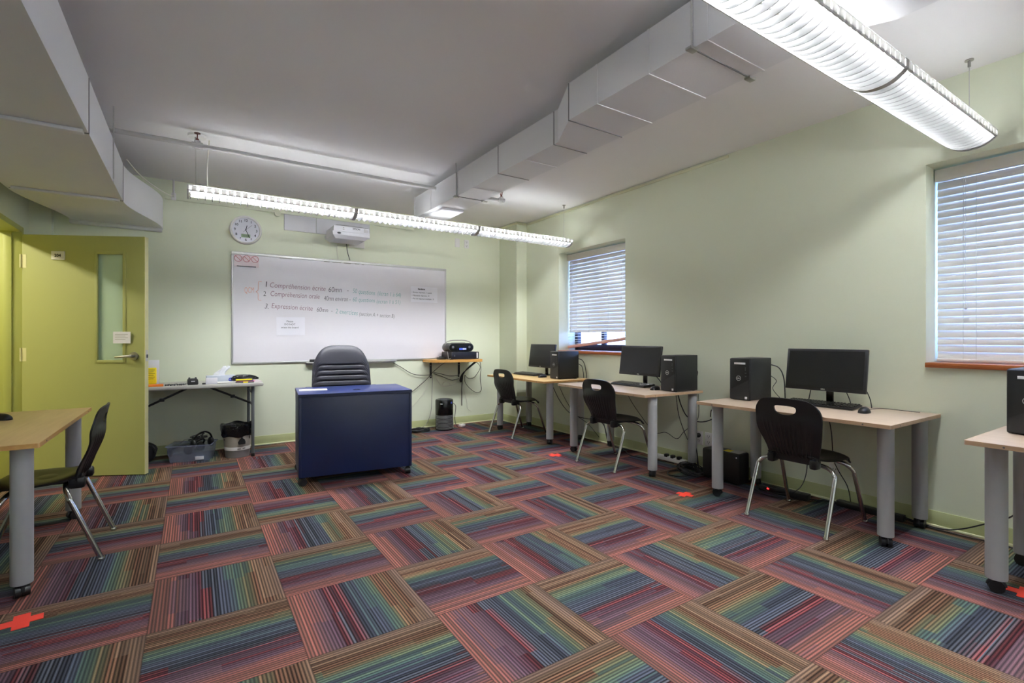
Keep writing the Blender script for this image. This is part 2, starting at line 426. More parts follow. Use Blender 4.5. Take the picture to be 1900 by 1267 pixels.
skirting('baseboard_left', [((XL, YF), (XL, D0 - 0.05), 1, 0), ((XL + 0.001, 5.845), (-1.045, 5.845), 0, -1)])
# picture-rail conduit under the ceiling on the right wall, round the column
b = MB(); zt = 2.70
b.span((XR - 0.016, 2.48, zt - 0.011), (XR, 5.47, zt + 0.011), 0.003)
b.span((3.639, 5.474, zt - 0.011), (XR - 0.016, 5.49, zt + 0.011), 0.003); b.span((3.639, 5.49, zt - 0.011), (3.655, 5.93, zt + 0.011), 0.003)
structure(b.build('trim_2', mat('cream_rail', (222, 222, 190), 0.5)))

# ------------------------------------------------------------------ windows and blinds
def window(n, W, mull):
    y0, y1, z0, z1 = W
    e = bpy.data.objects.new('window_%d' % n, None); COL.objects.link(e); structure(e); e.location = (XR, (y0 + y1) / 2, z0)
    yc = (y0 + y1) / 2; hw = (y1 - y0) / 2; h = z1 - z0
    xg = 0.29
    b = MB(); f = 0.055
    b.span((xg - 0.03, -hw, 0), (xg + 0.03, -hw + f, h), 0.004); b.span((xg - 0.03, hw - f, 0), (xg + 0.03, hw, h), 0.004)
    b.span((xg - 0.03, -hw + f, 0), (xg + 0.03, hw - f, 0.075), 0.004); b.span((xg - 0.03, -hw + f, h - f), (xg + 0.03, hw - f, h), 0.004)
    for q in mull: b.span((xg - 0.025, q - 0.025, 0.075), (xg + 0.025, q + 0.025, h - f), 0.004)
    b.build('frame', M['bronze'], e)
    MB().span((xg - 0.004, -hw + f, 0.075), (xg + 0.004, hw - f, h - f)).build('pane', M['glass'], e)
    MB().span((-0.022, -hw - 0.02 if n == 9 else -hw, -0.03), (xg - 0.03, hw, 0.0), 0.004).build('sill', M['sill'], e)
    return e
window(1, W1, [-0.1]); window(2, W2, [0.06]); window(3, W_ADDED, [0.0])  # the last one is the added, unseen daylight opening

def slat_shape(b, y0, y1, x, z, tilt, d=0.050, t=0.0028, zshift=0.0):
    mx = T(x, 0, z) @ roty(tilt)
    n = 5; top = []; bot = []
    for i in range(n + 1):
        u = -d / 2 + d * i / n; c = 0.003 * (1 - (2 * i / n - 1) ** 2)
        top.append((u, c + t)); bot.append((u, c))
    poly = top + list(reversed(bot))
    b.ring_loop([[(px, y0, pz) for px, pz in poly], [(px, y1, pz) for px, pz in poly]], True, mx)

def blind(name, label, W, bottom, n_loose, rail_pts, extra):
    y0, y1, z0, z1 = W
    r = thing(name, label, 'window blind', (XR + 0.17, (y0 + y1) / 2, z0), 0, 'white slatted blinds in the window recesses')
    hw = (y1 - y0) / 2 - 0.006; h = z1 - z0
    b = MB(); b.span((-0.035, -hw, h - 0.083), (0.035, hw, h - 0.018), 0.006); b.span((-0.047, -hw, h - 0.088), (-0.036, hw, h - 0.013), 0.004)
    b.build('head_rail', M['slat'], r)
    b = MB(); z = h - 0.11
    hs = hw - 0.004
    while z > bottom:
        slat_shape(b, -hs, hs, 0, z, R(-74) + random.uniform(-.03, .03)); z -= 0.0447
    b.build('slats', M['slat'], r)
    return r, hw, hs, h
r, hw, hs, h = blind('window_blind', 'closed white slatted blind down to the sill of the near right window', W1, 0.035, 0, None, None)
MB().span((-0.026, -hs, 0.004), (0.026, hs, 0.022), 0.004).build('bottom_rail', M['slat'], r)
b = MB()
for y in (hs - 0.13, hs - 0.19, 0.0, -hs + 0.2): b.tube([(-0.028, y, h - 0.09), (-0.03, y, 0.02)], 0.0012, 6)
b.build('ladder_cord', M['whitecord'], r)
b = MB()
for y, zz in ((hs - 0.135, 0.78), (hs - 0.145, 0.36)):
    b.tube([(-0.04, y, h - 0.09), (-0.042, y, zz)], 0.0012, 6); b.lathe([(0.003, 0.03), (0.006, 0.02), (0.0075, 0.0), (0.004, -0.004)][::-1], (-0.042, y, zz - 0.03), 10)
b.build('pull_cord', M['white'], r)
r, hw, hs, h = blind('window_blind', 'white slatted blind with crooked wooden bottom rail in the far right window', W2, 0.235, 0, None, None)
b = MB()
for zz, zr in ((0.20, 0.205), (0.165, 0.185), (0.125, 0.165), (0.095, 0.15), (0.07, 0.14)):
    mx = T(0, 0, 0) @ rotx(-math.atan2(zr - zz, 2 * hs) * 1.0)
    slat = MB()
    for poly in (0,):
        b.ring_loop([[(-0.024, hs, zz), (0.024, hs, zz + 0.004), (0.024, hs, zz + 0.007), (-0.024, hs, zz + 0.003)],
                     [(-0.024, -hs, zr), (0.024, -hs, zr + 0.004), (0.024, -hs, zr + 0.007), (-0.024, -hs, zr + 0.003)]], True)
b.build('loose_slats', M['slat'], r)
ra = math.atan2(0.118, 2 * hs)
MB().box((0, 0, 0), (0.052, 2 * hs / cos(ra), 0.032), 0.004, T(-0.012, 0, 0.100) @ rotx(-ra)).build('bottom_rail', M['rail'], r)
b = MB()
for y in (hs - 0.17, 0.16, -0.16, -hs + 0.17): b.tube([(-0.028, y, h - 0.09), (-0.03, y, 0.09 + (hs - y) * 0.1)], 0.0012, 6)
b.build('ladder_cord', M['whitecord'], r)
b = MB()
for y, zz in ((hs - 0.1, 0.62), (hs - 0.075, 0.28)):
    b.tube([(-0.04, y, h - 0.09), (-0.042, y, zz)], 0.0012, 6); b.lathe([(0.004, -0.004), (0.0075, 0.0), (0.006, 0.02), (0.003, 0.03)], (-0.042, y, zz - 0.03), 10)
b.build('pull_cord', M['white'], r)

# ------------------------------------------------------------------ door
hx, hy, ang = -1.175, 5.575, math.atan2(5.152 - 5.575, -0.336 + 1.175)
DW = math.hypot(5.152 - 5.575, -0.336 + 1.175)
door = bpy.data.objects.new('door_1', None); COL.objects.link(door); structure(door)
door['label'] = 'lime green door standing open, with a narrow glass panel'
door.location = (hx, hy, 0.0); door.rotation_euler = (0, 0, ang)
# local: x along the leaf, -y is the face seen from the room, thickness 0.045 to +y
DT = 0.045; gx0, gx1, gz0, gz1 = 0.565, 0.775, 0.965, 1.865
b = MB(); z0d, z1d = 0.008, 2.01
b.span((0.0, 0, z0d), (gx0, DT, z1d)); b.span((gx1, 0, z0d), (DW - 0.004, DT, z1d)); b.span((gx0, 0, z0d), (gx1, DT, gz0)); b.span((gx0, 0, gz1), (gx1, DT, z1d))
b.build('leaf', M['lime'], door)
MB().span((DW - 0.004, 0, z0d), (DW, DT, z1d)).build('edge_strip', M['limeedge'], door)
b = MB(); s_ = 0.016
for sx in (-0.006, DT - 0.004):
    b.span((gx0 - s_, sx, gz0 - s_), (gx0 + 0.008, sx + 0.01, gz1 + s_), 0.002); b.span((gx1 - 0.008, sx, gz0 - s_), (gx1 + s_, sx + 0.01, gz1 + s_), 0.002)
    b.span((gx0, sx, gz0 - s_), (gx1, sx + 0.01, gz0 + 0.008), 0.002); b.span((gx0, sx, gz1 - 0.008), (gx1, sx + 0.01, gz1 + s_), 0.002)
b.build('glazing_bead', M['lime'], door)
MB().span((gx0, DT / 2 - 0.003, gz0), (gx1, DT / 2 + 0.003, gz1)).build('glass_panel', M['doorglass'], door)
for side in (-1, 1):
    b = MB(); yb = 0 if side < 0 else DT; kx = DW - 0.085; kz = 1.005
    b.cyl((kx, yb, kz), (kx, yb + side * 0.012, kz), 0.035, 0.033, 24)
    b.cyl((kx, yb, kz), (kx, yb + side * 0.05, kz), 0.014, 0.012, 16)
    b.tube([(kx + 0.012, yb + side * 0.05, kz), (kx - 0.02, yb + side * 0.055, kz), (kx - 0.075, yb + side * 0.055, kz - 0.004), (kx - 0.12, yb + side * 0.045, kz - 0.008)], [0.012, 0.007], 12, 5)
    b.build('lever_handle', M['steel'], door)
b = MB(); b.span((DW - 0.0005, 0.009, 0.96), (DW + 0.0015, 0.036, 1.055)); b.build('latch_plate', M['alu'], door)
MB().span((DW, 0.016, 0.99), (DW + 0.009, 0.029, 1.018), 0.002).build('latch_bolt', M['dgrey'], door)
for z in (0.25, 1.02, 1.79):
    b = MB(); b.cyl((-0.006, -0.006, z - 0.055), (-0.006, -0.006, z + 0.055), 0.007, None, 12); b.span((-0.006, -0.0015, z - 0.055), (0.032, 0.0, z + 0.055))
    b.build('hinge', M['limeedge'], door)
b = MB(); b.span((0.225, -0.011, 1.805), (0.325, 0.0, 1.875), 0.003); pl = b.build('number_plate', M['white'], door)
text('204', 0.033, M['ink'], 'number_lettering', pl, (0.275, -0.0115, 1.829), (pi / 2, 0, 0), 'CENTER', 0, 0.0012)

nt_ = thing('paper_note', 'small white printed note taped to the green door above the lever', 'paper note', (hx + 0.765 * cos(ang) + 0.014 * sin(ang), hy + 0.765 * sin(ang) - 0.014 * cos(ang), 1.160), ang)
MB().span((-0.065, -0.0012, -0.048), (0.07, 0.0, 0.05)).build('sheet', M['paper'], nt_)
for i_ in range(4):
    MB().span((-0.05, -0.0018, 0.026 - i_ * 0.014), (0.05 - 0.02 * (i_ % 2), -0.0012, 0.029 - i_ * 0.014)).build('print_line', M['grey'], nt_)
# ------------------------------------------------------------------ ducts
def duct(label, secs, name='air_duct', straps=(), flat_flange=False):
    r = thing(name, label, 'air duct', (0, 0, 0))
    for rings in secs:
        b = MB()
        b.ring_loop([[(x0, y, z0), (x1, y, z0), (x1, y, z1), (x0, y, z1)] for (y, x0, x1, z0, z1) in rings])
        b.build('duct_section', M['duct'], r, ang=25)
    return r
zb, zt = 2.43, 2.645
sx = lambda y: (1.84, 2.275, zb, zt)
cd_ = duct('long white rectangular duct crossing mid ceiling, open end by the far lamp', [
    [(4.93, 1.975, 2.262, zb, zt), (3.953, 1.985, 2.262, zb, zt)],
    [(3.95, 1.985, 2.262, zb, zt), (3.232, 1.98, 2.266, zb, zt)],
    [(3.229, 1.98, 2.266, zb, zt), (2.547, 1.99, 2.272, zb, zt)],
    [(2.544, 1.99, 2.272, zb, zt), (2.503, 1.99, 2.272, zb, zt), (2.218, 1.842, 2.275, zb, zt)],
    [(2.215, 1.842, 2.275, zb, zt), (1.372, 1.842, 2.275, zb, zt)],
    [(1.369, 1.842, 2.275, zb, zt), (0.95, 1.842, 2.275, zb, zt)],
    [(0.947, 1.842, 2.275, zb, zt), (0.80, 1.842, 2.36, zb, zt), (-3.15, 1.842, 2.36, zb, zt)]])
for y, x0, x1 in ((3.952, 1.985, 2.262), (3.231, 1.98, 2.266), (2.546, 1.99, 2.272), (2.2165, 1.842, 2.275), (1.371, 1.842, 2.275)):
    b = MB(); b.span((x0 - 0.003, y - 0.003, zb - 0.004), (x1 + 0.003, y + 0.003, zb)); b.span((x0 - 0.003, y - 0.003, zb - 0.001), (x0, y + 0.003, zt))
    b.build('joint_strip', M['seam'], cd_)
for y, x0, x1 in ((4.5, 1.975, 2.262), (3.65, 1.985, 2.265), (2.88, 1.99, 2.27), (1.98, 1.842, 2.275), (1.62, 1.842, 2.275), (1.30, 1.842, 2.275)):
    b = MB(); b.span((x0 - 0.003, y - 0.006, zb - 0.004), (x1 + 0.003, y + 0.006, zb)); b.span((x0 - 0.003, y - 0.006, zb - 0.001), (x0, y + 0.006, zt))
    b.build('stiffening_rib', M['duct'], cd_)
b = MB()  # outlet lip at the open end
b.span((2.03, 4.35, zb - 0.022), (2.262, 4.93, zb), 0.003); b.span((1.97, 4.905, zb - 0.012), (2.268, 4.932, zt + 0.006), 0.003)
b.build('outlet_lip', M['duct'], cd_)
for y, x in ((3.95, 1.978), (3.95, 2.27), (1.37, 1.835), (1.37, 2.282)):
    MB().cyl((x, y, zb - 0.01), (x, y, ZC), 0.004, None, 8).build('hanger_rod', M['alu'], cd_)
    MB().box((x, y, zb - 0.008), (0.05, 0.03, 0.012), 0.002).build('hanger_bracket', M['steel'], cd_)
z0, z1 = 2.225, 2.515
def scurve(y):
    t = min(max((y - 4.86) / 1.0, 0), 1); return 0.20 * (t * t * (3 - 2 * t))
ld = duct('grey white duct along the left wall, bending right over the door', [
    [(3.347, -1.105, -0.455, z0, z1), (-3.15, -1.105, -0.455, z0, z1)],
    [(4.847, -1.105, -0.455, z0, z1), (3.353, -1.105, -0.455, z0, z1)],
    [(y, -1.105 + scurve(y) * 0.92, -0.455 + scurve(y) * 1.05, z0, z1) for y in [4.853 + i * (5.925 - 4.853) / 14 for i in range(15)]]])
for y in (3.35, 4.85):
    b = MB(); b.span((-1.09, y - 0.003, z0 - 0.004), (-0.452, y + 0.003, z0)); b.span((-0.455, y - 0.003, z0 - 0.001), (-0.4515, y + 0.003, z1))
    b.build('joint_strip', M['seam'], ld)
    MB().box((-0.77, y - 0.035, z0 - 0.010), (0.60, 0.05, 0.02), 0.004).build('flange', M['duct'], ld)
MB().box((-0.59, 5.885, z0 - 0.014), (0.68, 0.07, 0.03), 0.005).build('end_flange', M['duct'], ld)
MB().box((-0.454, 4.3, (z0 + z1) / 2), (0.006, 0.012, z1 - z0), 0.001).build('stiffening_rib', M['duct'], ld)
for y in (4.25, 1.5):
    MB().cyl((-0.448, y, z1 - 0.28), (-0.448, y, ZC), 0.004, None, 8).build('hanger_rod', M['alu'], ld)

# ------------------------------------------------------------------ sprinkler pipe
sp = thing('sprinkler_pipe', 'white sprinkler pipe running across the ceiling behind the far lamp', 'pipe', (0, 0, 0))
PY, PZ = 4.40, 2.612
MB().cyl((-1.15, PY, PZ), (2.735, PY, PZ), 0.017, None, 16).build('pipe', M['pipe'], sp)
for x in (0.03, 2.735):
    b = MB(); b.cyl((x - 0.035, PY, PZ), (x + 0.035, PY, PZ), 0.024, None, 16); b.cyl((x, PY, PZ - 0.024), (x, PY, PZ + 0.035), 0.021, None, 16)
    b.build('tee_fitting', M['pipe'], sp)
    b = MB(); b.cyl((x, PY, PZ + 0.035), (x, PY, PZ + 0.05), 0.012, 0.010, 12)
    for s in (-1, 1): b.tube([(x, PY + s * 0.008, PZ + 0.05), (x, PY + s * 0.02, PZ + 0.068), (x, PY + s * 0.004, PZ + 0.09)], 0.0035, 8, 4)
    b.cyl((x, PY, PZ + 0.09), (x, PY, PZ + 0.094), 0.022, 0.02, 14); b.cyl((x, PY, PZ + 0.05), (x, PY, PZ + 0.09), 0.003, None, 8)
    b.build('sprinkler_head', M['brass'], sp)

# ------------------------------------------------------------------ hanging lamps
def lamp(label, yc, cable=True):
    r = thing('hanging_lamp', label, 'lamp', (-0.03, yc, 2.23), 0, 'long louvred fluorescent lamps hung from the ceiling')
    Lx, n = 3.75, 3; sec = Lx / n; W = 0.105; zt = 0.07
    first = None
    def arc(y): return 0.0 + 0.045 * (abs(y) / W) ** 2.4     # curved underside
    for k in range(n):
        xs = k * sec
        # side rails, ribbed
        b = MB()
        for s in (-1, 1):
            nn = 25
            for q in range(nn):
                x0 = xs + 0.02 + q * (sec - 0.04) / nn
                b.box((x0 + 0.021, s * (W - 0.004), 0.058), (0.036, 0.010, 0.040), 0.003, None, 1)
            b.span((xs + 0.005, s * (W - 0.006), 0.036), (xs + sec - 0.005, s * (W - 0.0015), 0.044))
            b.span((xs + 0.005, s * (W - 0.006), 0.072), (xs + sec - 0.005, s * (W - 0.0015), 0.078))
        b.build('side_rail', M['lrail'], r)
        # cross blades
        b = MB(); nb = 25
        for q in range(nb + 1):
            x = xs + 0.015 + q * (sec - 0.03) / nb
            ys = [-W + 0.008 + 2 * (W - 0.008) * i / 12 for i in range(13)]
            lo = [(y, arc(y)) for y in ys]; hi = [(y, 0.056) for y in reversed(ys)]
            poly = lo + hi
            b.ring_loop([[(x - 0.0015, y, z) for y, z in poly], [(x + 0.0015, y, z) for y, z in poly]])
        b.build('cross_blades', M['louver'], r)
        # centre spine carrying the ballast
        b = MB(); b.box((xs + sec / 2, 0, 0.068), (sec - 0.02, 0.042, 0.022), 0.004)
        b.box((xs + sec / 2, 0, 0.045), (sec - 0.02, 0.010, 0.03), 0.002)
        b.build('spine', M['white'], r)
        b = MB(); b.span((xs + 0.002, -0.104, 0.0795), (xs + sec - 0.002, 0.104, 0.0805))
        b.build('added_top_sheet', M['ldim'], r)  # sheet added over the tubes to dim and smooth the uplight
        for s in (-1, 1):
            MB().cyl((xs + 0.03, s * 0.055, 0.062), (xs + sec - 0.03, s * 0.055, 0.062), 0.0085, None, 10).build('tube', M['tube'], r)
    for x in (0.0, sec, 2 * sec, Lx):
        b = MB(); wd = 0.006 if x in (0.0, Lx) else 0.016
        ys = [-W + 2 * W * i / 12 for i in range(13)]
        poly = [(y, arc(y) - 0.002) for y in ys] + [(W, 0.078), (-W, 0.078)]
        b.ring_loop([[(x - wd, y, z) for y, z in poly], [(x + wd, y, z) for y, z in poly]])
        b.build('end_plate' if x in (0.0, Lx) else 'joint_band', M['lrail'] if x in (0.0, Lx) else M['grey'], r)
    zc = ZC - 2.23
    for x in (0.05, Lx - 0.05):
        MB().cyl((x, 0, 0.078), (x, 0, zc - 0.02), 0.0018, None, 6).build('suspension_wire', M['alu'], r)
        b = MB(); b.cyl((x, 0, zc - 0.04), (x, 0, zc), 0.007, None, 10); b.cyl((x, 0, zc - 0.006), (x, 0, zc), 0.02, None, 14)
        b.build('wire_anchor', M['steel'], r)
    if cable:
        MB().tube([(0.13, 0.01, 0.078), (0.125, 0.012, 0.25), (0.14, 0.01, zc - 0.02)], 0.0045, 8, 6).build('feed_cord', M['whitecord'], r)
        b = MB(); b.cyl((0.06, 0.0, zc - 0.018), (0.06, 0.0, zc), 0.06, 0.063, 24); b.build('canopy', M['white'], r)
    return r
lamp('far hanging lamp glowing in front of the whiteboard wall', 4.505)
lamp('near hanging lamp glowing at the top right above the carpet', 0.905)
lamp('unseen hanging lamp added behind the viewpoint to even out the light', -2.4)  # extra lamp out of view, put in to spread the room light evenly
cl = thing('corridor_light', 'flat ceiling light panel in the corridor outside the door', 'lamp', (-2.1, 4.9, 2.455))
MB().box((0, 0, 0.02), (0.20, 1.24, 0.05), 0.004).build('frame', M['white'], cl)
MB().box((0, 0, -0.006), (0.15, 1.18, 0.004)).build('diffuser', M['panel'], cl)

# ------------------------------------------------------------------ back wall: raceway, clock, board, projector
rw = thing('cable_raceway', 'white cable channel high on the back wall right of the bent duct', 'conduit', (-0.24, YB, 2.55))
MB().span((0.01, -0.03, -0.02), (2.6, 0, 0.022), 0.004).build('channel', M['wall'], rw)
MB().cyl((0.083, -0.035, 0.0), (0.083, -0.035, 0.175), 0.009, None, 10).build('riser', M['pipe'], rw)
MB().box((0.083, -0.03, 0.01), (0.04, 0.012, 0.07), 0.004).build('clip', M['white'], rw)
MB().cyl((1.02, -0.05, -0.03), (1.02, 0, -0.03), 0.03, None, 18).build('junction_cap', M['wall'], rw)
wc = MB().tube([(-0.44, 4.95, 2.58), (-0.38, 5.15, 2.535), (-0.3, 5.45, 2.53), (-0.2, 5.85, 2.56), (-0.15, 5.885, 2.565)], 0.005, 8, 6).build('cable', M['whitecord'])
tag(wc, 'thin white cable sagging from the bent duct to the back wall', 'cable')

ck = thing('wall_clock', 'round white rimmed wall clock with green display above the whiteboard', 'clock', (0.474, YB, 2.305))
b = MB(); RX = rotx(pi / 2)
b.lathe([(0.152, 0.0), (0.153, 0.02), (0.147, 0.036), (0.137, 0.04), (0.130, 0.034), (0.128, 0.022)], (0, 0, 0), 48, RX, True, False); b.build('rim', M['white'], ck)
b = MB(); b.lathe([(0.001, 0.0225), (0.129, 0.022)], (0, 0, 0), 48, RX, True, False); b.build('dial', M['clockface'], ck)
for k in range(1, 13):
    a = pi / 2 - k * pi / 6
    text(str(k), 0.036 if k not in (5, 7) else 0.026, M['ink'], 'numeral', ck, (0.102 * cos(a), -0.0232, 0.102 * sin(a) - 0.012), (pi / 2, 0, 0), 'CENTER', 0, 0.0008)
MB().box((0, -0.0235, -0.062), (0.085, 0.002, 0.036), 0.001).build('display', M['lcd'], ck)
text('12:26', 0.026, M['dgrey'], 'display_digits', ck, (0, -0.0248, -0.071), (pi / 2, 0, 0), 'CENTER', 0, 0.0004)
def hand(a, l0, l1, wd, yy, nm):
    MB().box((0, 0, (l0 + l1) / 2), (wd, 0.0015, l1 - l0), 0, T(0, yy, 0) @ roty(a)).build(nm, M['ink'], ck)
hand(R(13), -0.01, 0.05, 0.007, -0.026, 'hour_hand'); hand(R(156), -0.012, 0.088, 0.006, -0.028, 'minute_hand'); hand(R(46), -0.035, 0.08, 0.0022, -0.030, 'second_hand')

bx0, bx1, bz0, bz1 = 0.34, 2.816, 0.882, 2.072
wbd = thing('whiteboard', 'large white board with coloured French handwriting on the back wall', 'whiteboard', (bx0, YB, bz0))
BW, BH = bx1 - bx0, bz1 - bz0
MB().span((0.006, -0.014, 0.006), (BW - 0.006, -0.001, BH - 0.006)).build('panel', M['board'], wbd)
b = MB(); f = 0.018
b.span((0, -0.02, 0), (BW, 0, f), 0.003); b.span((0, -0.02, BH - 0.03), (BW, 0, BH), 0.003); b.span((0, -0.02, f), (f, 0, BH - 0.03), 0.003); b.span((BW - f, -0.02, f), (BW, 0, BH - 0.03), 0.003)
b.build('frame', M['alu'], wbd)
b = MB(); b.span((0.73, -0.075, -0.012), (1.78, -0.016, -0.004), 0.002); b.span((0.73, -0.078, -0.012), (1.78, -0.072, 0.006), 0.002); b.span((0.73, -0.02, -0.03), (1.78, -0.014, 0.0))
b.build('marker_tray', M['alu'], wbd)
for x, l in ((0.46, 0.13), (0.93, 0.06), (1.02, 0.10), (1.15, 0.08), (1.28, 0.05), (1.36, 0.03)): MB().span((x, -0.0215, BH - 0.036), (x + l, -0.0195, BH - 0.028)).build('scuff_mark', M['grey'], wbd)
YT = -0.0143
def px2board(u, v):
    xr = (u - 950) / F_PX; c, s = cos(YAW), sin(YAW)
    dx, dy, dz = xr * c + s, c - xr * s, -(v - 627.5) / F_PX
    t = (YB - 0.014) / dy
    return dx * t - bx0, H_CAM + dz * t - bz0
def script(body, m, a, e, size, nm):
    """handwriting from photograph point a (start of baseline) to e (end of baseline)"""
    x0, z0 = px2board(*a); x1, z1 = px2board(*e)
    o = text(body, size, m, nm, wbd, (x0, YT, z0), (pi / 2, 0, 0), 'LEFT', 0.12, -0.0008)
    wdt = max(v.co.x for v in o.data.vertices) - min(v.co.x for v in o.data.vertices)
    L = math.hypot(x1 - x0, z1 - z0); o.scale = (L / wdt, 1, 1)
    o.rotation_euler = (pi / 2, -math.atan2(z1 - z0, x1 - x0), 0)
    return o
script('1', M['ink'], (489, 532), (492, 532), 0.085, 'handwriting')
script('2', M['ink'], (488, 549), (493, 549), 0.075, 'handwriting')
script('3.', M['ink'], (490, 572), (497, 573), 0.08, 'handwriting')
script('Compréhension écrite', M['maroon'], (500, 533), (603, 540), 0.082, 'handwriting')
script('60mn   -', M['ink'], (609, 541.5), (646, 542.5), 0.085, 'handwriting')
script('50 questions', M['teal'], (654, 543.5), (695, 547.5), 0.08, 'handwriting')
script('(écran 1 à 64)', M['teal'], (700, 547.5), (743, 551), 0.075, 'handwriting')
script('Compréhension orale', M['maroon'], (501, 549), (592, 554.5), 0.082, 'handwriting')
script('40mn environ -', M['ink'], (601, 557.5), (650, 559), 0.08, 'handwriting')
script('60 questions', M['teal'], (654, 559), (695, 561), 0.075, 'handwriting')
script('(écran 1 à 51)', M['teal'], (698, 562.5), (742, 564), 0.07, 'handwriting')
script('Expression écrite', M['maroon'], (503, 571.5), (579, 576.5), 0.08, 'handwriting')
script('60mn  -', M['ink'], (587, 578), (616, 580), 0.075, 'handwriting')
script('2 exercices', M['teal'], (622, 581), (663, 585), 0.08, 'handwriting')
script('(section A + section B)', M['dgrey'], (666, 585.5), (731, 590), 0.07, 'handwriting')
script('QCM', M['coral'], (453, 543), (471, 543), 0.085, 'handwriting')
x0, z0 = px2board(476, 541); b = MB()
b.tube([(x0 + 0.05, 0, 0.11), (x0 + 0.02, 0, 0.105), (x0 + 0.015, 0, 0.02), (x0 - 0.005, 0, 0.0), (x0 + 0.015, 0, -0.02), (x0 + 0.018, 0, -0.085), (x0 + 0.045, 0, -0.09)], 0.0022, 6, 5)
b.build('brace_mark', M['coral'], wbd, (0, YT, z0))

def sheet(name, label, a, bq, m, yoff, tilt=0.0, thickness=0.0015, cat='paper sign'):
    x0, z0 = px2board(*a); x1, z1 = px2board(*bq)
    r = thing(name, label, cat, (bx0 + (x0 + x1) / 2, YB - yoff, bz0 + (z0 + z1) / 2))
    wv, hv = abs(x1 - x0), abs(z1 - z0)
    b = MB(); n = 10
    top = []; 
    rows = []
    for i in range(n + 1):
        u = -wv / 2 + wv * i / n; bow = 0.003 * abs(2 * i / n - 1) ** 2
        rows.append([(u, -bow, -hv / 2 - tilt * u), (u, -bow, hv / 2 - tilt * u), (u, -bow + thickness, hv / 2 - tilt * u), (u, -bow + thickness, -hv / 2 - tilt * u)])
    b.ring_loop(rows); b.build('sheet', m, r)
    return r, wv, hv
r, wv, hv = sheet('paper_sign', 'white notice sheet under the handwriting, asking to leave the board', (512.5, 588), (565.5, 622), M['paper'], 0.02, -0.02, cat='paper sign')
for i, (tx, sz) in enumerate((('Please', 0.028), ('DO NOT', 0.028), ('erase the board', 0.028))):
    text(tx, sz, M['dgrey'], 'print', r, (-0.01, -0.0035, 0.045 - i * 0.034), (pi / 2, 0, 0), 'CENTER')
r, wv, hv = sheet('paper_sign', 'printed marking sheet with bullet points at the right of the whiteboard', (762, 531), (811, 562), M['paper'], 0.02, 0.0)
text('Barème', 0.03, M['ink'], 'print', r, (-0.04, -0.0035, hv / 2 - 0.04), (pi / 2, 0, 0), 'CENTER', 0, 0.001)
for i, tx in enumerate(('\u2022 Bonne réponse : 1 point', '\u2022 Mauvaise réponse : 0', '\u2022 Pas de réponse multiple : 0')):
    text(tx, 0.026, M['ink'], 'print', r, (-wv / 2 + 0.012, -0.0035, hv / 2 - 0.083 - i * 0.04), (pi / 2, 0, 0), 'LEFT')
r, wv, hv = sheet('prohibition_sign', 'pinkish sign with three red prohibition circles at the board corner', (434, 472), (480, 497), M['pinkpaper'], 0.021, 0.0)
for k in range(3):
    cx = -0.078 + k * 0.079
    b = MB(); b.tube([(cx + 0.034 * cos(q * pi / 14), -0.0035, 0.025 + 0.034 * sin(q * pi / 14)) for q in range(29)], 0.0022, 6)
    b.tube([(cx - 0.024, -0.0035, 0.049), (cx + 0.024, -0.0035, 0.001)], 0.0022, 6); b.build('prohibition_circle', M['redink'], r)
MB().span((-0.09, -0.003, -0.06), (0.09, -0.001, -0.052)).build('black_line', M['dgrey'], r)
er = MB().box((0, 0, 0.019), (0.13, 0.045, 0.038), 0.005).build('board_eraser', M['black'], None, (1.175, YB - 0.046, bz0 - 0.004))
tag(er, 'black board eraser lying on the marker tray left of the chair', 'eraser')

pp = thing('wall_panel', 'white mounting panel on the back wall left of the projector', 'panel', (0.849, YB, 2.355))
b = MB(); b.span((0, -0.018, 0.0), (0.333, 0, 0.25), 0.003); b.build('left_cover', M['projw'], pp)
b = MB(); b.span((0.338, -0.018, 0.0), (0.95, 0, 0.25), 0.003); b.build('right_cover', M['projw'], pp)
pr = thing('projector', 'white short throw projector mounted above the whiteboard', 'projector', (1.47, YB - 0.02, 2.245))
b = MB()
def prof(x0, x1, y0, y1, z): return [(x0, y0, z), (x1, y0, z), (x1, y1, z), (x0, y1, z)]
b.ring_loop([prof(-0.17, 0.15, -0.40, -0.12, 0.0), prof(-0.205, 0.19, -0.44, -0.08, 0.035), prof(-0.21, 0.195, -0.445, -0.08, 0.07), prof(-0.195, 0.195, -0.43, -0.08, 0.075), prof(-0.19, 0.19, -0.425, -0.08, 0.135), prof(-0.15, 0.16, -0.38, -0.1, 0.155)])
b.build('body', M['projw'], pr)
MB().span((-0.06, -0.09, 0.03), (0.06, 0.0, 0.17), 0.006).build('mount_arm', M['white'], pr)
MB().span((0.08, -0.012, -0.01), (0.26, 0.002, 0.2), 0.003).build('mount_plate', M['white'], pr)
text('EPSON', 0.026, M['dgrey'], 'lettering', pr, (0.05, -0.4285, 0.108), (pi / 2, 0, 0), 'CENTER', 0, 0.0006)
b = MB()
for q in range(7): b.box((0.155, -0.428, 0.09 + q * 0.006), (0.05, 0.003, 0.002))
b.build('vent', M['grey'], pr)
b = MB(); b.box((-0.09, -0.428, 0.118), (0.012, 0.004, 0.006)); b.box((-0.09, -0.428, 0.1), (0.016, 0.004, 0.006)); b.build('indicator', M['grey'], pr)
MB().ell((-0.14, -0.435, 0.055), (0.028, 0.012, 0.014)).build('lens', M['dgrey'], pr)
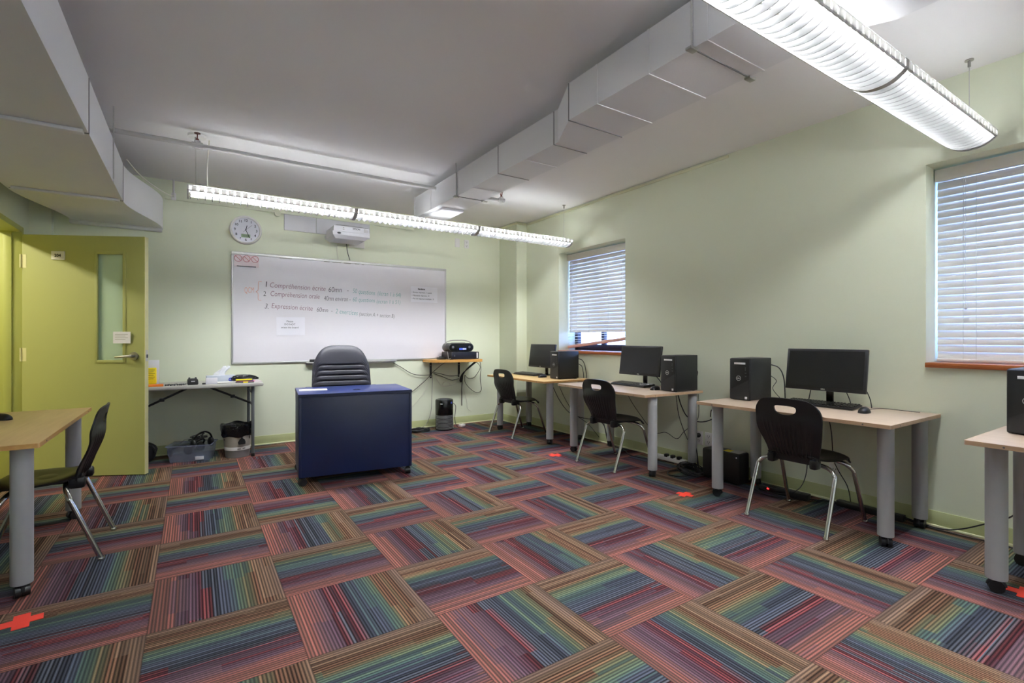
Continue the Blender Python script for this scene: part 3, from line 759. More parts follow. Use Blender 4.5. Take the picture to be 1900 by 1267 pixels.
for i, (pts, m, lab) in enumerate((
    ([(1.50, YB - 0.1, 2.25), (1.53, YB - 0.035, 2.17), (1.56, YB - 0.025, bz1 + 0.005)], M['cord'], 'black cable dropping from the projector to the whiteboard'),
    ([(1.40, YB - 0.1, 2.25), (1.41, YB - 0.03, 2.18), (1.425, YB - 0.025, bz1 + 0.005)], M['whitecord'], 'pale cable hanging below the projector beside the black cable'))):
    tag(MB().tube(pts, 0.004, 8, 6).build('cable', m), lab, 'cable')

def outlet(loc, rz, label, holes=True, plug=False, sz=(0.07, 0.115)):
    r = thing('wall_outlet', label, 'wall outlet', loc, rz)
    MB().box((0, -0.004, 0), (sz[0], 0.008, sz[1]), 0.003).build('cover_plate', M['white'], r)
    if holes:
        b = MB()
        for z in (0.026, -0.026):
            for x in (-0.009, 0.009): b.box((x, -0.0085, z + 0.004), (0.004, 0.002, 0.011))
            b.cyl((0, -0.0095, z - 0.011), (0, -0.0075, z - 0.011), 0.004, None, 10)
        b.build('socket_holes', M['dgrey'], r)
    if plug:
        b = MB(); b.lathe([(0.02, 0.0), (0.02, 0.018), (0.012, 0.03), (0.006, 0.05)], (0, -0.009, 0.024), 16, T(0, -0.009, 0.024) @ rotx(pi / 2) @ T(0, 0.009, -0.024))
        b.build('plug', M['black'], r)
    return r
outlet((2.985, YB, 2.44), 0, 'blank white wall plate high on the back wall under the lamp', False)
outlet((3.125, YB, 2.437), 0, 'white double socket high on the back wall right of the blank plate')
outlet((XR, 2.768, 0.262), -pi / 2, 'white wall socket with black plug behind the near computer table leg', True, True, (0.075, 0.12))
outlet((XR, 2.672, 0.262), -pi / 2, 'second white wall socket right above the black power unit', True, False, (0.075, 0.12))
outlet((XR, 1.66, 0.25), -pi / 2, 'white wall socket low behind the legs of the near chair', True, False)

# ------------------------------------------------------------------ computer tables
LW, LD, LH = None, None, 0.695
def make_table(label, loc, rz, length, x0, x1, lx, ly, top, edge, group):
    r = thing('computer_table', label, 'table', loc, rz, group)
    hl = length / 2; t = 0.022
    MB().span((x0, -hl, LH - t), (x1, hl, LH), 0.0025).build('tabletop', top, r)
    b = MB()
    b.span((x0 - 0.0012, -hl + 0.004, LH - t + 0.001), (x0 + 0.0004, hl - 0.004, LH - 0.001)); b.span((x0 + 0.004, -hl - 0.0012, LH - t + 0.001), (x1 - 0.004, -hl + 0.0004, LH - 0.001))
    b.span((x0 + 0.004, hl - 0.0004, LH - t + 0.001), (x1 - 0.004, hl + 0.0012, LH - 0.001))
    b.build('edge_band', edge, r)
    b = MB()
    for y in (-hl + 0.13, hl - 0.13): b.cyl((x0 - 0.0022, y, LH - 0.012), (x0 - 0.0002, y, LH - 0.012), 0.004, None, 10)
    b.cyl((x0 + 0.12, -hl - 0.0022, LH - 0.012), (x0 + 0.12, -hl - 0.0002, LH - 0.012), 0.004, None, 10)
    b.build('screw_cap', M['dgrey'], r)
    for i, (x, y) in enumerate([(lx[0], -ly), (lx[0], ly), (lx[1], -ly), (lx[1], ly)]):
        b = MB(); b.lathe([(0.0385, 0.06), (0.039, 0.066), (0.039, LH - t - 0.004), (0.045, LH - t - 0.0005)], (0, 0, 0), 28)
        lg = b.build('leg', M['greyleg'], r, (x, y, 0))
        b = MB(); a = 0.6 + i * 1.3
        mx = rotz(a)
        b.cyl((0, -0.025, 0.028), (0, -0.006, 0.028), 0.028, 0.028, 20, mx); b.cyl((0, 0.006, 0.028), (0, 0.025, 0.028), 0.028, 0.028, 20, mx)
        b.cyl((0.01, -0.006, 0.03), (0.01, 0.006, 0.03), 0.022, None, 16, mx); b.cyl((0.014, 0, 0.03), (0.014, 0, 0.064), 0.012, None, 14, mx)
        b.tube([(0.03 * cos(q * pi / 8), 0, 0.027 + 0.03 * sin(q * pi / 8)) for q in range(0, 9)], 0.007, 8, 0, mx)
        b.build('caster', M['black'], lg)
    return r
G_T = 'computer tables along the right wall'
make_table('maple computer table in the far right corner beside the wall column', (3.505, 4.76, 0), 0.0, 1.19, -0.385, 0.285, (-0.245, 0.20), 0.515, M['maple'], M['mapleedge'], G_T)
make_table('beige computer table below the window with the crooked blind rail', (3.485, 3.30, 0), -0.043, 1.19, -0.405, 0.305, (-0.25, 0.245), 0.53, M['beige'], M['beigeedge'], G_T)
make_table('beige computer table with widescreen monitor over the black power unit', (3.475, 1.665, 0), 0.0, 1.19, -0.395, 0.335, (-0.25, 0.245), 0.52, M['beige'], M['beigeedge'], G_T)
make_table('beige computer table cut off by the right edge under the near window', (3.33, 0.145, 0), 0.0, 1.19, -0.40, 0.32, (-0.255, 0.215), 0.52, M['beige'], M['beigeedge'], G_T)
make_table('maple computer table against the left wall in the left foreground', (-0.895, 3.6, 0), pi, 1.33, -0.33, 0.27, (-0.255, 0.2), 0.565, M['maple'], M['mapleedge'], None)

# ------------------------------------------------------------------ school chairs
def chair(label, loc, rz):
    r = thing('school_chair', label, 'chair', loc, rz, 'black moulded classroom chairs')
    NU, NV = 110, 44
    def ss(a, b, x):
        t = min(max((x - a) / (b - a), 0), 1); return t * t * (3 - 2 * t)
    def bp(u, v):
        zt = 0.788 - 0.014 * u * u - 0.050 * abs(u) ** 7
        z = 0.385 + v * (zt - 0.385)
        hw = 0.150 + 0.050 * ss(0.0, 0.75, v)
        hw *= 1 - 0.05 * max(0, (v - 0.86) / 0.14) ** 2
        x = -0.150 - 0.03 * ss(0, 0.25, v) - 0.066 * ss(0.08, 0.7, v) - 0.022 * ss(0.75, 1.1, v) + 0.034 * u * u * ss(0, 0.25, v)
        rib = ss(0.085, 0.13, v) * (1 - ss(0.5, 0.72, v)) * (1 - ss(0.72, 0.80, abs(u)))
        tip = 1 + 2.2 * (1 - ss(0.085, 0.24, v))
        x -= 0.0045 * rib * tip * max(0, cos(13.5 * pi * u)) ** 1.5
        return x, u * hw, z
    bm = bmesh.new(); vv = [[bm.verts.new(bp(-1 + 2 * i / NU, j / NV)) for i in range(NU + 1)] for j in range(NV + 1)]
    fs = []
    for j in range(NV):
        for i in range(NU): fs.append(bm.faces.new((vv[j][i], vv[j][i + 1], vv[j + 1][i + 1], vv[j + 1][i])))
    zc = 0.722
    def dd(y, z):
        q = abs(y / 0.067)
        return (q ** 4 + ((z - zc) / 0.020) ** 4) if z > zc else (q ** 2.3 + (abs(z - zc) / 0.036) ** 2.3)
    kill = [f for f in fs if dd(f.calc_center_median().y, f.calc_center_median().z) < 1]
    bmesh.ops.delete(bm, geom=kill, context='FACES')
    for v in list(bm.verts):
        if not v.link_faces: bm.verts.remove(v); continue
        if v.is_boundary and abs(v.co.y) < 0.11 and 0.66 < v.co.z < 0.765:
            y, z = v.co.y, v.co.z
            for _ in range(30):
                d = dd(y, z); p = 4 if z > zc else 2.3
                k = d ** (-1 / p); y *= k; z = zc + (z - zc) * k
            v.co.y, v.co.z = y, z
    bmesh.ops.recalc_face_normals(bm, faces=bm.faces)
    bmesh.ops.solidify(bm, geom=list(bm.faces), thickness=0.009)
    b = MB(); b.bm.free(); b.bm = bm
    b.build('backrest', M['shell'], r, ang=50)
    NX, NY = 26, 24
    def spt(a, u):
        x = -0.165 + 0.395 * a
        hw = 0.150 + 0.052 * ss(0, 0.45, a) - 0.012 * ss(0.7, 1, a)
        xx = x - 0.05 * abs(u) ** 3 * ss(0.6, 1, a)
        z = 0.437 - 0.022 * sin(pi * min(a * 1.25, 1)) * (1 - u * u) - 0.040 * ss(0.72, 1.0, a) ** 2 - 0.018 * abs(u) ** 4 + 0.012 * (1 - ss(0, 0.25, a))
        return xx, u * hw, z
    bm = bmesh.new(); vv = [[bm.verts.new(spt(i / NX, -1 + 2 * j / NY)) for j in range(NY + 1)] for i in range(NX + 1)]
    for i in range(NX):
        for j in range(NY): bm.faces.new((vv[i][j], vv[i + 1][j], vv[i + 1][j + 1], vv[i][j + 1]))
    bmesh.ops.recalc_face_normals(bm, faces=bm.faces); bmesh.ops.solidify(bm, geom=list(bm.faces), thickness=0.010)
    b = MB(); b.bm.free(); b.bm = bm; b.build('seat', M['shell'], r, ang=50)
    b = MB(); b.box((-0.01, 0, 0.402), (0.27, 0.20, 0.03), 0.01)
    for s in (-1, 1): b.box((-0.145, s * 0.128, 0.395), (0.07, 0.045, 0.06), 0.014); b.cyl((-0.15, s * 0.144, 0.388), (-0.15, s * 0.138, 0.388), 0.008, None, 10)
    b.build('seat_mount', M['shell'], r)
    rr = 0.0125
    for s in (-1, 1):
        b = MB(); b.tube([(-0.095, s * 0.02, 0.388), (-0.10, s * 0.13, 0.386), (-0.112, s * 0.195, 0.374), (-0.128, s * 0.228, 0.342), (-0.145, s * 0.234, 0.300), (-0.255, s * 0.238, 0.012)], rr, 12, 6)
        lg = b.build('leg', M['chrome'], r)
        MB().lathe([(0.016, 0.0), (0.017, 0.010), (0.0145, 0.017)], (-0.257, s * 0.238, 0), 14).build('foot_glide', M['chrome'], lg)
        b = MB(); b.tube([(0.095, s * 0.02, 0.388), (0.10, s * 0.13, 0.386), (0.115, s * 0.185, 0.372), (0.135, s * 0.218, 0.335), (0.150, s * 0.223, 0.290), (0.253, s * 0.235, 0.012)], rr, 12, 6)
        lg = b.build('leg', M['chrome'], r)
        MB().lathe([(0.016, 0.0), (0.017, 0.010), (0.0145, 0.017)], (0.255, s * 0.235, 0), 14).build('foot_glide', M['chrome'], lg)
    return r
c0 = chair('nearest black classroom chair at the right wall, before the widescreen monitor', (3.282, 1.600, 0), 0.0)
dup(c0, 'black classroom chair at the table under the crooked blind rail', (3.268, 3.27, 0), 0.03)
dup(c0, 'farthest black classroom chair, at the corner table by the column', (3.305, 4.94, 0), 0.05)
dup(c0, 'black classroom chair pushed under the maple table at the left wall', (-0.655, 3.545, 0), pi)

# ------------------------------------------------------------------ computers on the tables
G_PC = 'black computer towers on the tables'
def tower(label, loc, rz=0.0):
    r = thing('computer_tower', label, 'computer', loc, rz, G_PC)
    Wd, Dp, Hh = 0.156, 0.29, 0.312
    MB().span((0.012, -Wd / 2, 0.006), (Dp, Wd / 2, Hh), 0.004).build('case', M['case'], r)
    MB().span((-0.004, -Wd / 2, 0.004), (0.011, Wd / 2, Hh - 0.002), 0.007).build('front_panel', M['black'], r)
    b = MB(); b.prism([(-Wd / 2 + 0.004, 0.012), (-Wd / 2 + 0.004, 0.155), (Wd / 2 - 0.004, 0.075), (Wd / 2 - 0.004, 0.012)], 0.0, 0.0015, Matrix(((0, 0, -1, -0.004), (1, 0, 0, 0), (0, 1, 0, 0), (0, 0, 0, 1))))
    b.build('matt_inlay', M['bezel'], r)
    MB().span((-0.0052, -Wd / 2 + 0.03, Hh - 0.046), (-0.0035, 0.04, Hh - 0.032), 0.0004).build('name_sticker', M['label'], r)
    MB().span((-0.0062, -0.062, 0.012), (-0.005, -0.044, 0.030), 0.0004).build('badge', M['label'], r)
    b = MB(); b.span((-0.0052, -0.050, Hh - 0.092), (-0.0035, -0.046, Hh - 0.064)); b.span((-0.0052, -0.056, Hh - 0.112), (-0.0035, -0.045, Hh - 0.106)); b.span((-0.0052, -0.056, Hh - 0.136), (-0.0035, -0.045, Hh - 0.129))
    b.build('port', M['dgrey'], r)
    b = MB(); b.tube([(-0.0052, 0.005 + 0.017 * cos(q * pi / 14), 0.163 + 0.017 * sin(q * pi / 14)) for q in range(29)], 0.0014, 6)
    lg = b.build('round_logo', M['alu'], r)
    text('DELL', 0.0105, M['alu'], 'logo_lettering', lg, (-0.0056, 0.005, 0.1595), (pi / 2, 0, -pi / 2), 'CENTER', 0, 0.0005)
    for x in (0.03, 0.26): MB().box((x, 0, 0.003), (0.02, 0.13, 0.006)).build('foot', M['black'], r)
    return r
t0 = tower('black computer tower standing left of the widescreen monitor', (3.405, 2.125, LH))
dup(t0, 'black computer tower right of the monitor under the crooked blind', (3.443, 2.81, LH), -0.03)
dup(t0, 'black computer tower on the corner maple table, half hiding the monitor', (3.425, 4.375, LH), -0.02)
dup(t0, 'black computer tower cut off by the right edge of the photo', (3.30, 0.60, LH))

def monitor(label, loc, rz=0.0):
    r = thing('computer_monitor', label, 'monitor', loc, rz, 'black flat monitors on the tables')
    mx = T(0, 0, 0.102) @ roty(R(8))
    w_, h_ = 0.508, 0.287
    b = MB(); b.span((0, -w_ / 2, 0), (0.022, w_ / 2, h_), 0.004, mx); b.box((0.034, 0, 0.15), (0.03, 0.30, 0.19), 0.014, mx)
    b.build('housing', M['bezel'], r)
    MB().span((-0.0008, -w_ / 2 + 0.016, 0.022), (0.001, w_ / 2 - 0.016, h_ - 0.015), 0, mx).build('screen', M['screen'], r)
    b = MB(); b.box((0.102, 0, 0.13), (0.02, 0.045, 0.25), 0.006); b.box((0.075, 0, 0.22), (0.06, 0.045, 0.06), 0.006); b.build('neck', M['blackgl'], r)
    b = MB(); b.lathe([(0.078, 0.0), (0.078, 0.006), (0.072, 0.011), (0.03, 0.016)], (0.125, 0, 0), 32); b.build('base', M['blackgl'], r)
    tx = text('DELL', 0.012, M['alu'], 'logo_lettering', r, tuple(mx @ Vector((-0.0012, 0.0, 0.007))), (pi / 2, 0, -pi / 2), 'CENTER', 0, 0.0008)
    return r
m0 = monitor('widescreen black monitor between the black tower and the mouse near the right', (3.60, 1.64, LH))
dup(m0, 'black monitor left of the tower, just right of the crooked blind rail', (3.62, 3.312, LH))
dup(m0, 'black monitor partly behind a tower on the corner maple table', (3.59, 4.87, LH))

def keyboard(label, loc, rz=0.0):
    r = thing('keyboard', label, 'keyboard', loc, rz, 'black keyboards on the tables')
    mx = roty(R(-4)) @ T(0, 0, 0.006)
    MB().span((-0.075, -0.223, 0.0), (0.075, 0.223, 0.016), 0.005, mx).build('body', M['black'], r)
    b = MB()
    for row in range(6):
        x = -0.058 + row * 0.0225
        for (y0, n) in ((0.212, 15), (-0.079, 3), (-0.143, 4)):
            if row == 2 and False: continue
            for q in range(n): b.box((x, y0 - 0.0095 - q * 0.019, 0.0185), (0.0165, 0.0150, 0.007), 0.002, mx, 1)
    b.build('keys', M['blackgl'], r)
    return r
k0 = keyboard('black keyboard in front of the widescreen monitor near the right', (3.575, 1.645, LH), 0.0)
dup(k0, 'black keyboard in front of the monitor under the crooked blind', (3.575, 3.345, LH), -0.04)
dup(k0, 'black keyboard on the corner maple table behind the farthest chair', (3.52, 5.03, LH), 0.0)
def mouse(label, loc, rz=0.0):
    r = thing('computer_mouse', label, 'mouse', loc, rz, 'black computer mice')
    b = MB(); n = 14; rings = []
    for i in range(n + 1):
        a = pi * i / n; x = -0.056 * cos(a); wv = 0.031 * max(sin(a), 0.05) ** 0.6; hh = 0.036 * max(sin(a * 0.92 + 0.12), 0.08) ** 0.7
        rings.append([(x, wv * cos(q * pi / 8), 0.001 + max(0, hh * sin(q * pi / 8))) for q in range(9)] + [(x, wv * cos(q * pi / 4 + pi) * 0.9, 0.0005) for q in range(1, 4)])
    b.ring_loop(rings); b.build('shell', M['black'], r, ang=60)
    MB().cyl((0.028, -0.004, 0.027), (0.028, 0.004, 0.027), 0.008, None, 12).build('scroll_wheel', M['dgrey'], r)
    return r
ms = mouse('black mouse right of the keyboard by the widescreen monitor', (3.475, 1.345, LH), 0.15)
dup(ms, 'black mouse between keyboard and tower under the crooked blind', (3.46, 2.965, LH), 0.1)
dup(ms, 'black mouse beside the tower on the corner maple table', (3.44, 4.62, LH), 0.0)
dup(ms, 'black mouse on the maple table at the left edge of the photo', (-0.90, 3.88, LH), 2.4)

# ------------------------------------------------------------------ teacher's desk and chair
td = thing('desk', 'navy blue desk on black casters in the middle of the room', 'desk', (1.163, 4.315, 0), R(-7))
hw, hd, zt = 0.445, 0.30, 0.718
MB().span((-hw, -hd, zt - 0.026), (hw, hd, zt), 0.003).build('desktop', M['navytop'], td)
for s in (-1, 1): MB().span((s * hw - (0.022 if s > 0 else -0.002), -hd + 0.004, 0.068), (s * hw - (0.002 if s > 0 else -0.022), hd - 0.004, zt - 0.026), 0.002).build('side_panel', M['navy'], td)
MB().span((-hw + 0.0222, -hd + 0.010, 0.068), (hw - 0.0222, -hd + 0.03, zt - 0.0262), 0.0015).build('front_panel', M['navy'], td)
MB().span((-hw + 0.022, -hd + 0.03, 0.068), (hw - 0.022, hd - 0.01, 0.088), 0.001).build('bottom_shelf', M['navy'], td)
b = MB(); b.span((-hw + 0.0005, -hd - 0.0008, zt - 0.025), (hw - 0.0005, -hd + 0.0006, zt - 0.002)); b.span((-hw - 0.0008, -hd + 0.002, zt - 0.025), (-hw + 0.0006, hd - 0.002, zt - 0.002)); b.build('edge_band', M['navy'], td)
b = MB(); b.lathe([(0.03, 0.0), (0.03, 0.003), (0.022, 0.003), (0.021, 0.0005)], (0.02, -0.10, zt), 24); b.build('grommet', M['navy'], td)
for i, (x, y) in enumerate([(-hw + 0.03, -hd + 0.035), (hw - 0.03, -hd + 0.035), (-hw + 0.03, hd - 0.04), (hw - 0.03, hd - 0.04)]):
    b = MB(); a = 0.4 + i
    mx = T(x, y, 0) @ rotz(a)
    b.cyl((0, -0.022, 0.028), (0, 0.022, 0.028), 0.028, None, 20, mx); b.cyl((0, -0.017, 0.03), (0, 0.017, 0.03), 0.03, None, 20, mx); b.cyl((0.014, 0, 0.03), (0.014, 0, 0.062), 0.011, None, 12, mx)
    b.build('caster', M['black'], td)
ps = MB().span((-0.11, -0.05, 0), (0.11, 0.09, 0.003), 0.0008).build('paper_sheet', M['paper'], None, (0.85, 4.36, zt), (0, 0, R(-9)))
tag(ps, 'white paper lying on the left end of the navy desk', 'paper')

oc = thing('office_chair', 'charcoal padded office chair behind the navy desk, facing the room', 'chair', (1.225, 4.93, 0), R(-8))
def pad(path_fn, NU, NV, th, m, nm):
    bm = bmesh.new(); front = [[bm.verts.new(path_fn(-1 + 2 * i / NU, j / NV, 0)) for i in range(NU + 1)] for j in range(NV + 1)]
    back = [[bm.verts.new(path_fn(-1 + 2 * i / NU, j / NV, 1)) for i in range(NU + 1)] for j in range(NV + 1)]
    for j in range(NV):
        for i in range(NU):
            bm.faces.new((front[j][i], front[j][i + 1], front[j + 1][i + 1], front[j + 1][i])); bm.faces.new((back[j][i + 1], back[j][i], back[j + 1][i], back[j + 1][i + 1]))
    for j in range(NV):
        bm.faces.new((front[j][0], front[j + 1][0], back[j + 1][0], back[j][0])); bm.faces.new((front[j + 1][NU], front[j][NU], back[j][NU], back[j + 1][NU]))
    for i in range(NU):
        bm.faces.new((front[0][i + 1], front[0][i], back[0][i], back[0][i + 1])); bm.faces.new((front[NV][i], front[NV][i + 1], back[NV][i + 1], back[NV][i]))
    b = MB(); b.bm.free(); b.bm = bm; return b.build(nm, m, oc, ang=60)
pleats = [0.896, 0.847, 0.797, 0.745, 0.69, 0.63]
def backfn(u, v, side):
    ztop = 1.085 - 0.010 * u * u - 0.185 * abs(u) ** 4.2
    z = 0.50 + v * (ztop - 0.50)
    tp = max(0, (v - 0.70) / 0.30)
    hw = 0.284 - 0.020 * v
    y = 0.02 + 0.06 * v * v
    d = 0
    for p in pleats: d = max(d, math.exp(-((z - p) / 0.006) ** 2))
    edge = abs(u) ** 6
    if side == 0: y -= 0.055 * (1 - 0.6 * edge) * (1 - 0.6 * tp ** 4) - 0.016 * d * (1 - edge) - 0.004 * math.exp(-((abs(u) - 0.93) / 0.03) ** 2)
    else: y += 0.03 * (1 - edge * 0.5)
    y -= 0.035 * u * u
    return u * hw, y, z
pad(backfn, 30, 120, 0, M['vinyl'], 'backrest')
def seatfn(u, v, side):
    y = -0.44 + 0.47 * v; hw = 0.25 * (1 - 0.12 * abs(2 * v - 1) ** 4)
    z = 0.50 + 0.02 * v if side == 0 else 0.40
    if side == 0: z -= 0.03 * abs(u) ** 5 + 0.04 * max(0, 1 - v / 0.2) ** 2
    return u * hw, y, z
pad(seatfn, 20, 20, 0, M['vinyl'], 'seat')
for s in (-1, 1):
    b = MB(); b.tube([(s * 0.22, -0.05, 0.42), (s * 0.30, -0.05, 0.43), (s * 0.31, -0.03, 0.55), (s * 0.31, -0.02, 0.66)], 0.016, 10, 5); b.box((s * 0.305, -0.10, 0.675), (0.06, 0.26, 0.03), 0.012)
    b.build('armrest', M['black'], oc)
b = MB(); b.cyl((0, -0.2, 0.10), (0, -0.2, 0.41), 0.028, None, 16); b.box((0, -0.2, 0.39), (0.2, 0.2, 0.04), 0.01); b.box((0, 0.03, 0.47), (0.08, 0.03, 0.2), 0.008); b.build('gas_column', M['black'], oc)
b = MB()
for k in range(5):
    cst = MB()
    a = 2 * pi * k / 5 + 0.3
    b.tube([(0, -0.2, 0.11), (0.15 * cos(a), -0.2 + 0.15 * sin(a), 0.095), (0.27 * cos(a), -0.2 + 0.27 * sin(a), 0.07)], [0.028, 0.018], 10, 4)
    cst.cyl((0.27 * cos(a) - 0.02, -0.2 + 0.27 * sin(a), 0.027), (0.27 * cos(a) + 0.02, -0.2 + 0.27 * sin(a), 0.027), 0.027, None, 16); cst.cyl((0.27 * cos(a), -0.2 + 0.27 * sin(a), 0.03), (0.27 * cos(a), -0.2 + 0.27 * sin(a), 0.075), 0.009, None, 10)
    cst.build('caster', M['black'], oc)
b.build('star_base', M['black'], oc)

# ------------------------------------------------------------------ folding table by the door and what is on it
ft = thing('folding_table', 'grey plastic folding table against the back wall behind the green door', 'table', (0.04, 5.62, 0))
TX0, TX1, TY0, TY1, TZ = -0.54, 0.545, -0.26, 0.28, 0.722
MB().span((TX0, TY0, TZ - 0.035), (TX1, TY1, TZ), 0.012).build('tabletop', M['tray'], ft)
for s, x in ((-1, -0.44), (1, 0.455)):
    for y in (TY0 + 0.05, TY1 - 0.05):
        lg = MB().cyl((x, y, 0.015), (x, y, TZ - 0.03), 0.014, None, 14).build('leg', M['fleg'], ft)
        MB().cyl((x, y, 0.0), (x, y, 0.03), 0.018, 0.017, 14).build('foot_cap', M['black'], lg)
    MB().cyl((x, TY0 + 0.05, 0.62), (x, TY1 - 0.05, 0.62), 0.011, None, 10).build('cross_bar', M['fleg'], ft)
    b = MB(); b.tube([(x, 0.0, 0.5), (x - s * 0.38, 0.0, TZ - 0.035)], 0.010, 10); b.tube([(x, TY0 + 0.05, 0.5), (x, TY1 - 0.05, 0.5)], 0.009, 8); b.box((x - s * 0.16, 0, 0.577), (0.04, 0.026, 0.03), 0.006)
    b.build('folding_brace', M['fdark'], ft)
tz = TZ
yb = thing('display_holder', 'bright yellow card propped before white paper, right beside the door edge', 'card holder', (-0.305, 5.50, tz), 0.05)
MB().span((-0.12, 0.012, 0.0), (0.05, 0.03, 0.235), 0.002).build('white_sheet', M['paper'], yb)
MB().span((-0.12, -0.02, 0.02), (0.03, 0.008, 0.165), 0.003).build('yellow_card', M['yellow'], yb)
b = MB()
for q in range(6): b.span((-0.03, -0.0212, 0.145 - q * 0.016), (0.018 - (q % 2) * 0.01, -0.0198, 0.148 - q * 0.016))
b.build('printed_lines', M['ink'], yb)
ot = MB().span((-0.12, -0.025, 0.0), (0.085, 0.05, 0.02), 0.005).build('orange_folder', M['orange'], None, (-0.305, 5.415, tz), (0, 0, 0.03)); tag(ot, 'orange folder lying on the grey table in front of the yellow card', 'folder')
b = MB(); random.seed(3)
pts = [(0.0 + 0.019 * q, 0.016 * sin(q * 1.9), 0.006 + 0.008 * abs(sin(q * 1.3))) for q in range(9)]
b.tube(pts, 0.004, 8, 5)
for q in range(9): b.ell((0.016 * q + random.uniform(-.006, .006), random.uniform(-0.02, 0.02), 0.008), (0.009, 0.008, 0.008), 8, 6)
kb = b.build('key_bunch', M['dgrey']); kb.location = (-0.20, 5.43, tz); tag(kb, 'tangle of small dark keys on the grey table left of the black dispenser', 'keys')
dsp = thing('tape_dispenser', 'small black tape dispenser in the middle of the grey folding table', 'tape dispenser', (0.0, 5.45, tz), 0.1)
b = MB(); b.ring_loop([[(-0.036, -0.03, z) , (0.036, -0.03, z), (0.036, 0.03, z), (-0.036, 0.03, z)] if i == 0 else [(-k, -0.03 * k / 0.036, z), (k, -0.03 * k / 0.036, z), (k, 0.03 * k / 0.036, z), (-k, 0.03 * k / 0.036, z)] for i, (k, z) in enumerate(((0.036, 0), (0.042, 0.01), (0.04, 0.045), (0.031, 0.06)))])
b.build('body', M['black'], dsp)
b = MB(); b.box((-0.025, 0, 0.063), (0.012, 0.03, 0.012), 0.003); b.box((0.025, 0, 0.063), (0.012, 0.03, 0.012), 0.003); b.build('lug', M['black'], dsp); MB().box((0, -0.042, 0.034), (0.03, 0.002, 0.007)).build('sticker', M['label'], dsp)
cdx = MB().box((0, 0, 0.029), (0.095, 0.02, 0.058), 0.002).build('card_box', M['paper'], None, (0.15, 5.43, tz), (0, 0, 0.06)); tag(cdx, 'small plain white box standing before the tissue box', 'box')
tb = thing('tissue_box', 'pale tissue box with a blue badge and a tissue sticking out', 'tissue box', (0.235, 5.56, tz), 0.03)
MB().span((-0.125, -0.055, 0), (0.115, 0.055, 0.072), 0.003).build('box', mat('pale_blue_box', (206, 214, 226), 0.6, var=0.05, scale=20), tb)
b = MB(); rows = []
for (rr_, cx_, zz_) in ((0.048, 0.0, 0.068), (0.042, 0.005, 0.085), (0.036, 0.02, 0.11), (0.034, 0.04, 0.132), (0.024, 0.055, 0.150), (0.006, 0.058, 0.152)):
    rows.append([(cx_ - 0.01 + rr_ * (1 + 0.35 * sin(3 * a_ + zz_ * 60)) * cos(a_), 0.45 * rr_ * (1 + 0.4 * sin(5 * a_)) * sin(a_), zz_ + 0.012 * sin(2 * a_ + 1) * (zz_ > 0.07)) for a_ in [2 * pi * k / 28 for k in range(28)]])
b.ring_loop(rows); b.build('tissue', M['tissue'], tb, ang=70)
b = MB(); b.cyl((0.075, -0.0565, 0.03), (0.075, -0.0545, 0.03), 0.019, None, 20); bd = b.build('badge', M['blueink'], tb); text('Office', 0.011, M['white'], 'badge_lettering', bd, (0.075, -0.0568, 0.027), (pi / 2, 0, 0), 'CENTER')
mk = MB().tube([(-0.07, 0, 0.011), (0.05, 0, 0.011), (0.055, 0, 0.011), (0.085, 0, 0.011)], [0.010, 0.0098, 0.008, 0.008], 12).build('glue_stick', M['white'], None, (0.265, 5.415, tz), (0, 0, 0.05)); tag(mk, 'white stick lying in front of the tissue box', 'stick')
mm = MB().tube([(0, 0, 0.007), (0.035, 0.0, 0.007)], 0.007, 10).build('marker_cap', M['black'], None, (0.075, 5.425, tz)); tag(mm, 'tiny black cap between the black dispenser and the white box', 'cap')
pg = MB().span((-0.11, -0.09, 0), (0.12, 0.10, 0.006), 0.001).build('paper_stack', M['pinkpaper'], None, (0.455, 5.55, tz), (0, 0, 0.1)); tag(pg, 'pinkish papers lying at the right end of the grey table', 'paper')
pf = MB().span((-0.10, -0.07, 0), (0.09, 0.07, 0.006), 0.001).build('folder', M['pink'], None, (0.425, 5.54, tz + 0.006), (0, 0, 0.05)); tag(pf, 'pink folder on the papers under the black pouch', 'folder')
pu = MB().span((-0.07, -0.06, 0), (0.075, 0.06, 0.008), 0.001).build('folder', M['purple'], None, (0.43, 5.53, tz + 0.012), (0, 0, 0.02)); tag(pu, 'purple folder directly under the black and yellow pouch', 'folder')
pc = thing('pencil_case', 'black pouch with a yellow edge on top of the coloured folders', 'pouch', (0.43, 5.525, tz + 0.020), 0.05)
b = MB(); b.ring_loop([[(x, -0.06 * s_ - 0.004, 0.006), (x, -0.045 * s_, 0.008 + 0.046 * s_), (x, 0.045 * s_, 0.008 + 0.046 * s_), (x, 0.06 * s_, 0.002)] for x, s_ in ((-0.115, 0.35), (-0.10, 0.75), (-0.06, 0.98), (0.0, 1.0), (0.06, 0.9), (0.1, 0.6), (0.125, 0.3))])
b.build('pouch', M['bag'], pc); MB().span((-0.08, -0.072, 0.0), (0.06, -0.05, 0.014), 0.003).build('yellow_strip', M['yellow'], pc)
pe = thing('pen', 'dark pen with a yellow band lying at the front of the grey table', 'pen', (0.43, 5.40, tz), 0.06)
MB().tube([(-0.085, 0, 0.006), (0.075, 0, 0.006)], 0.006, 10).build('barrel', M['dgrey'], pe); MB().tube([(-0.02, 0, 0.006), (0.022, 0, 0.006)], 0.0068, 10).build('band', M['yellow'], pe)

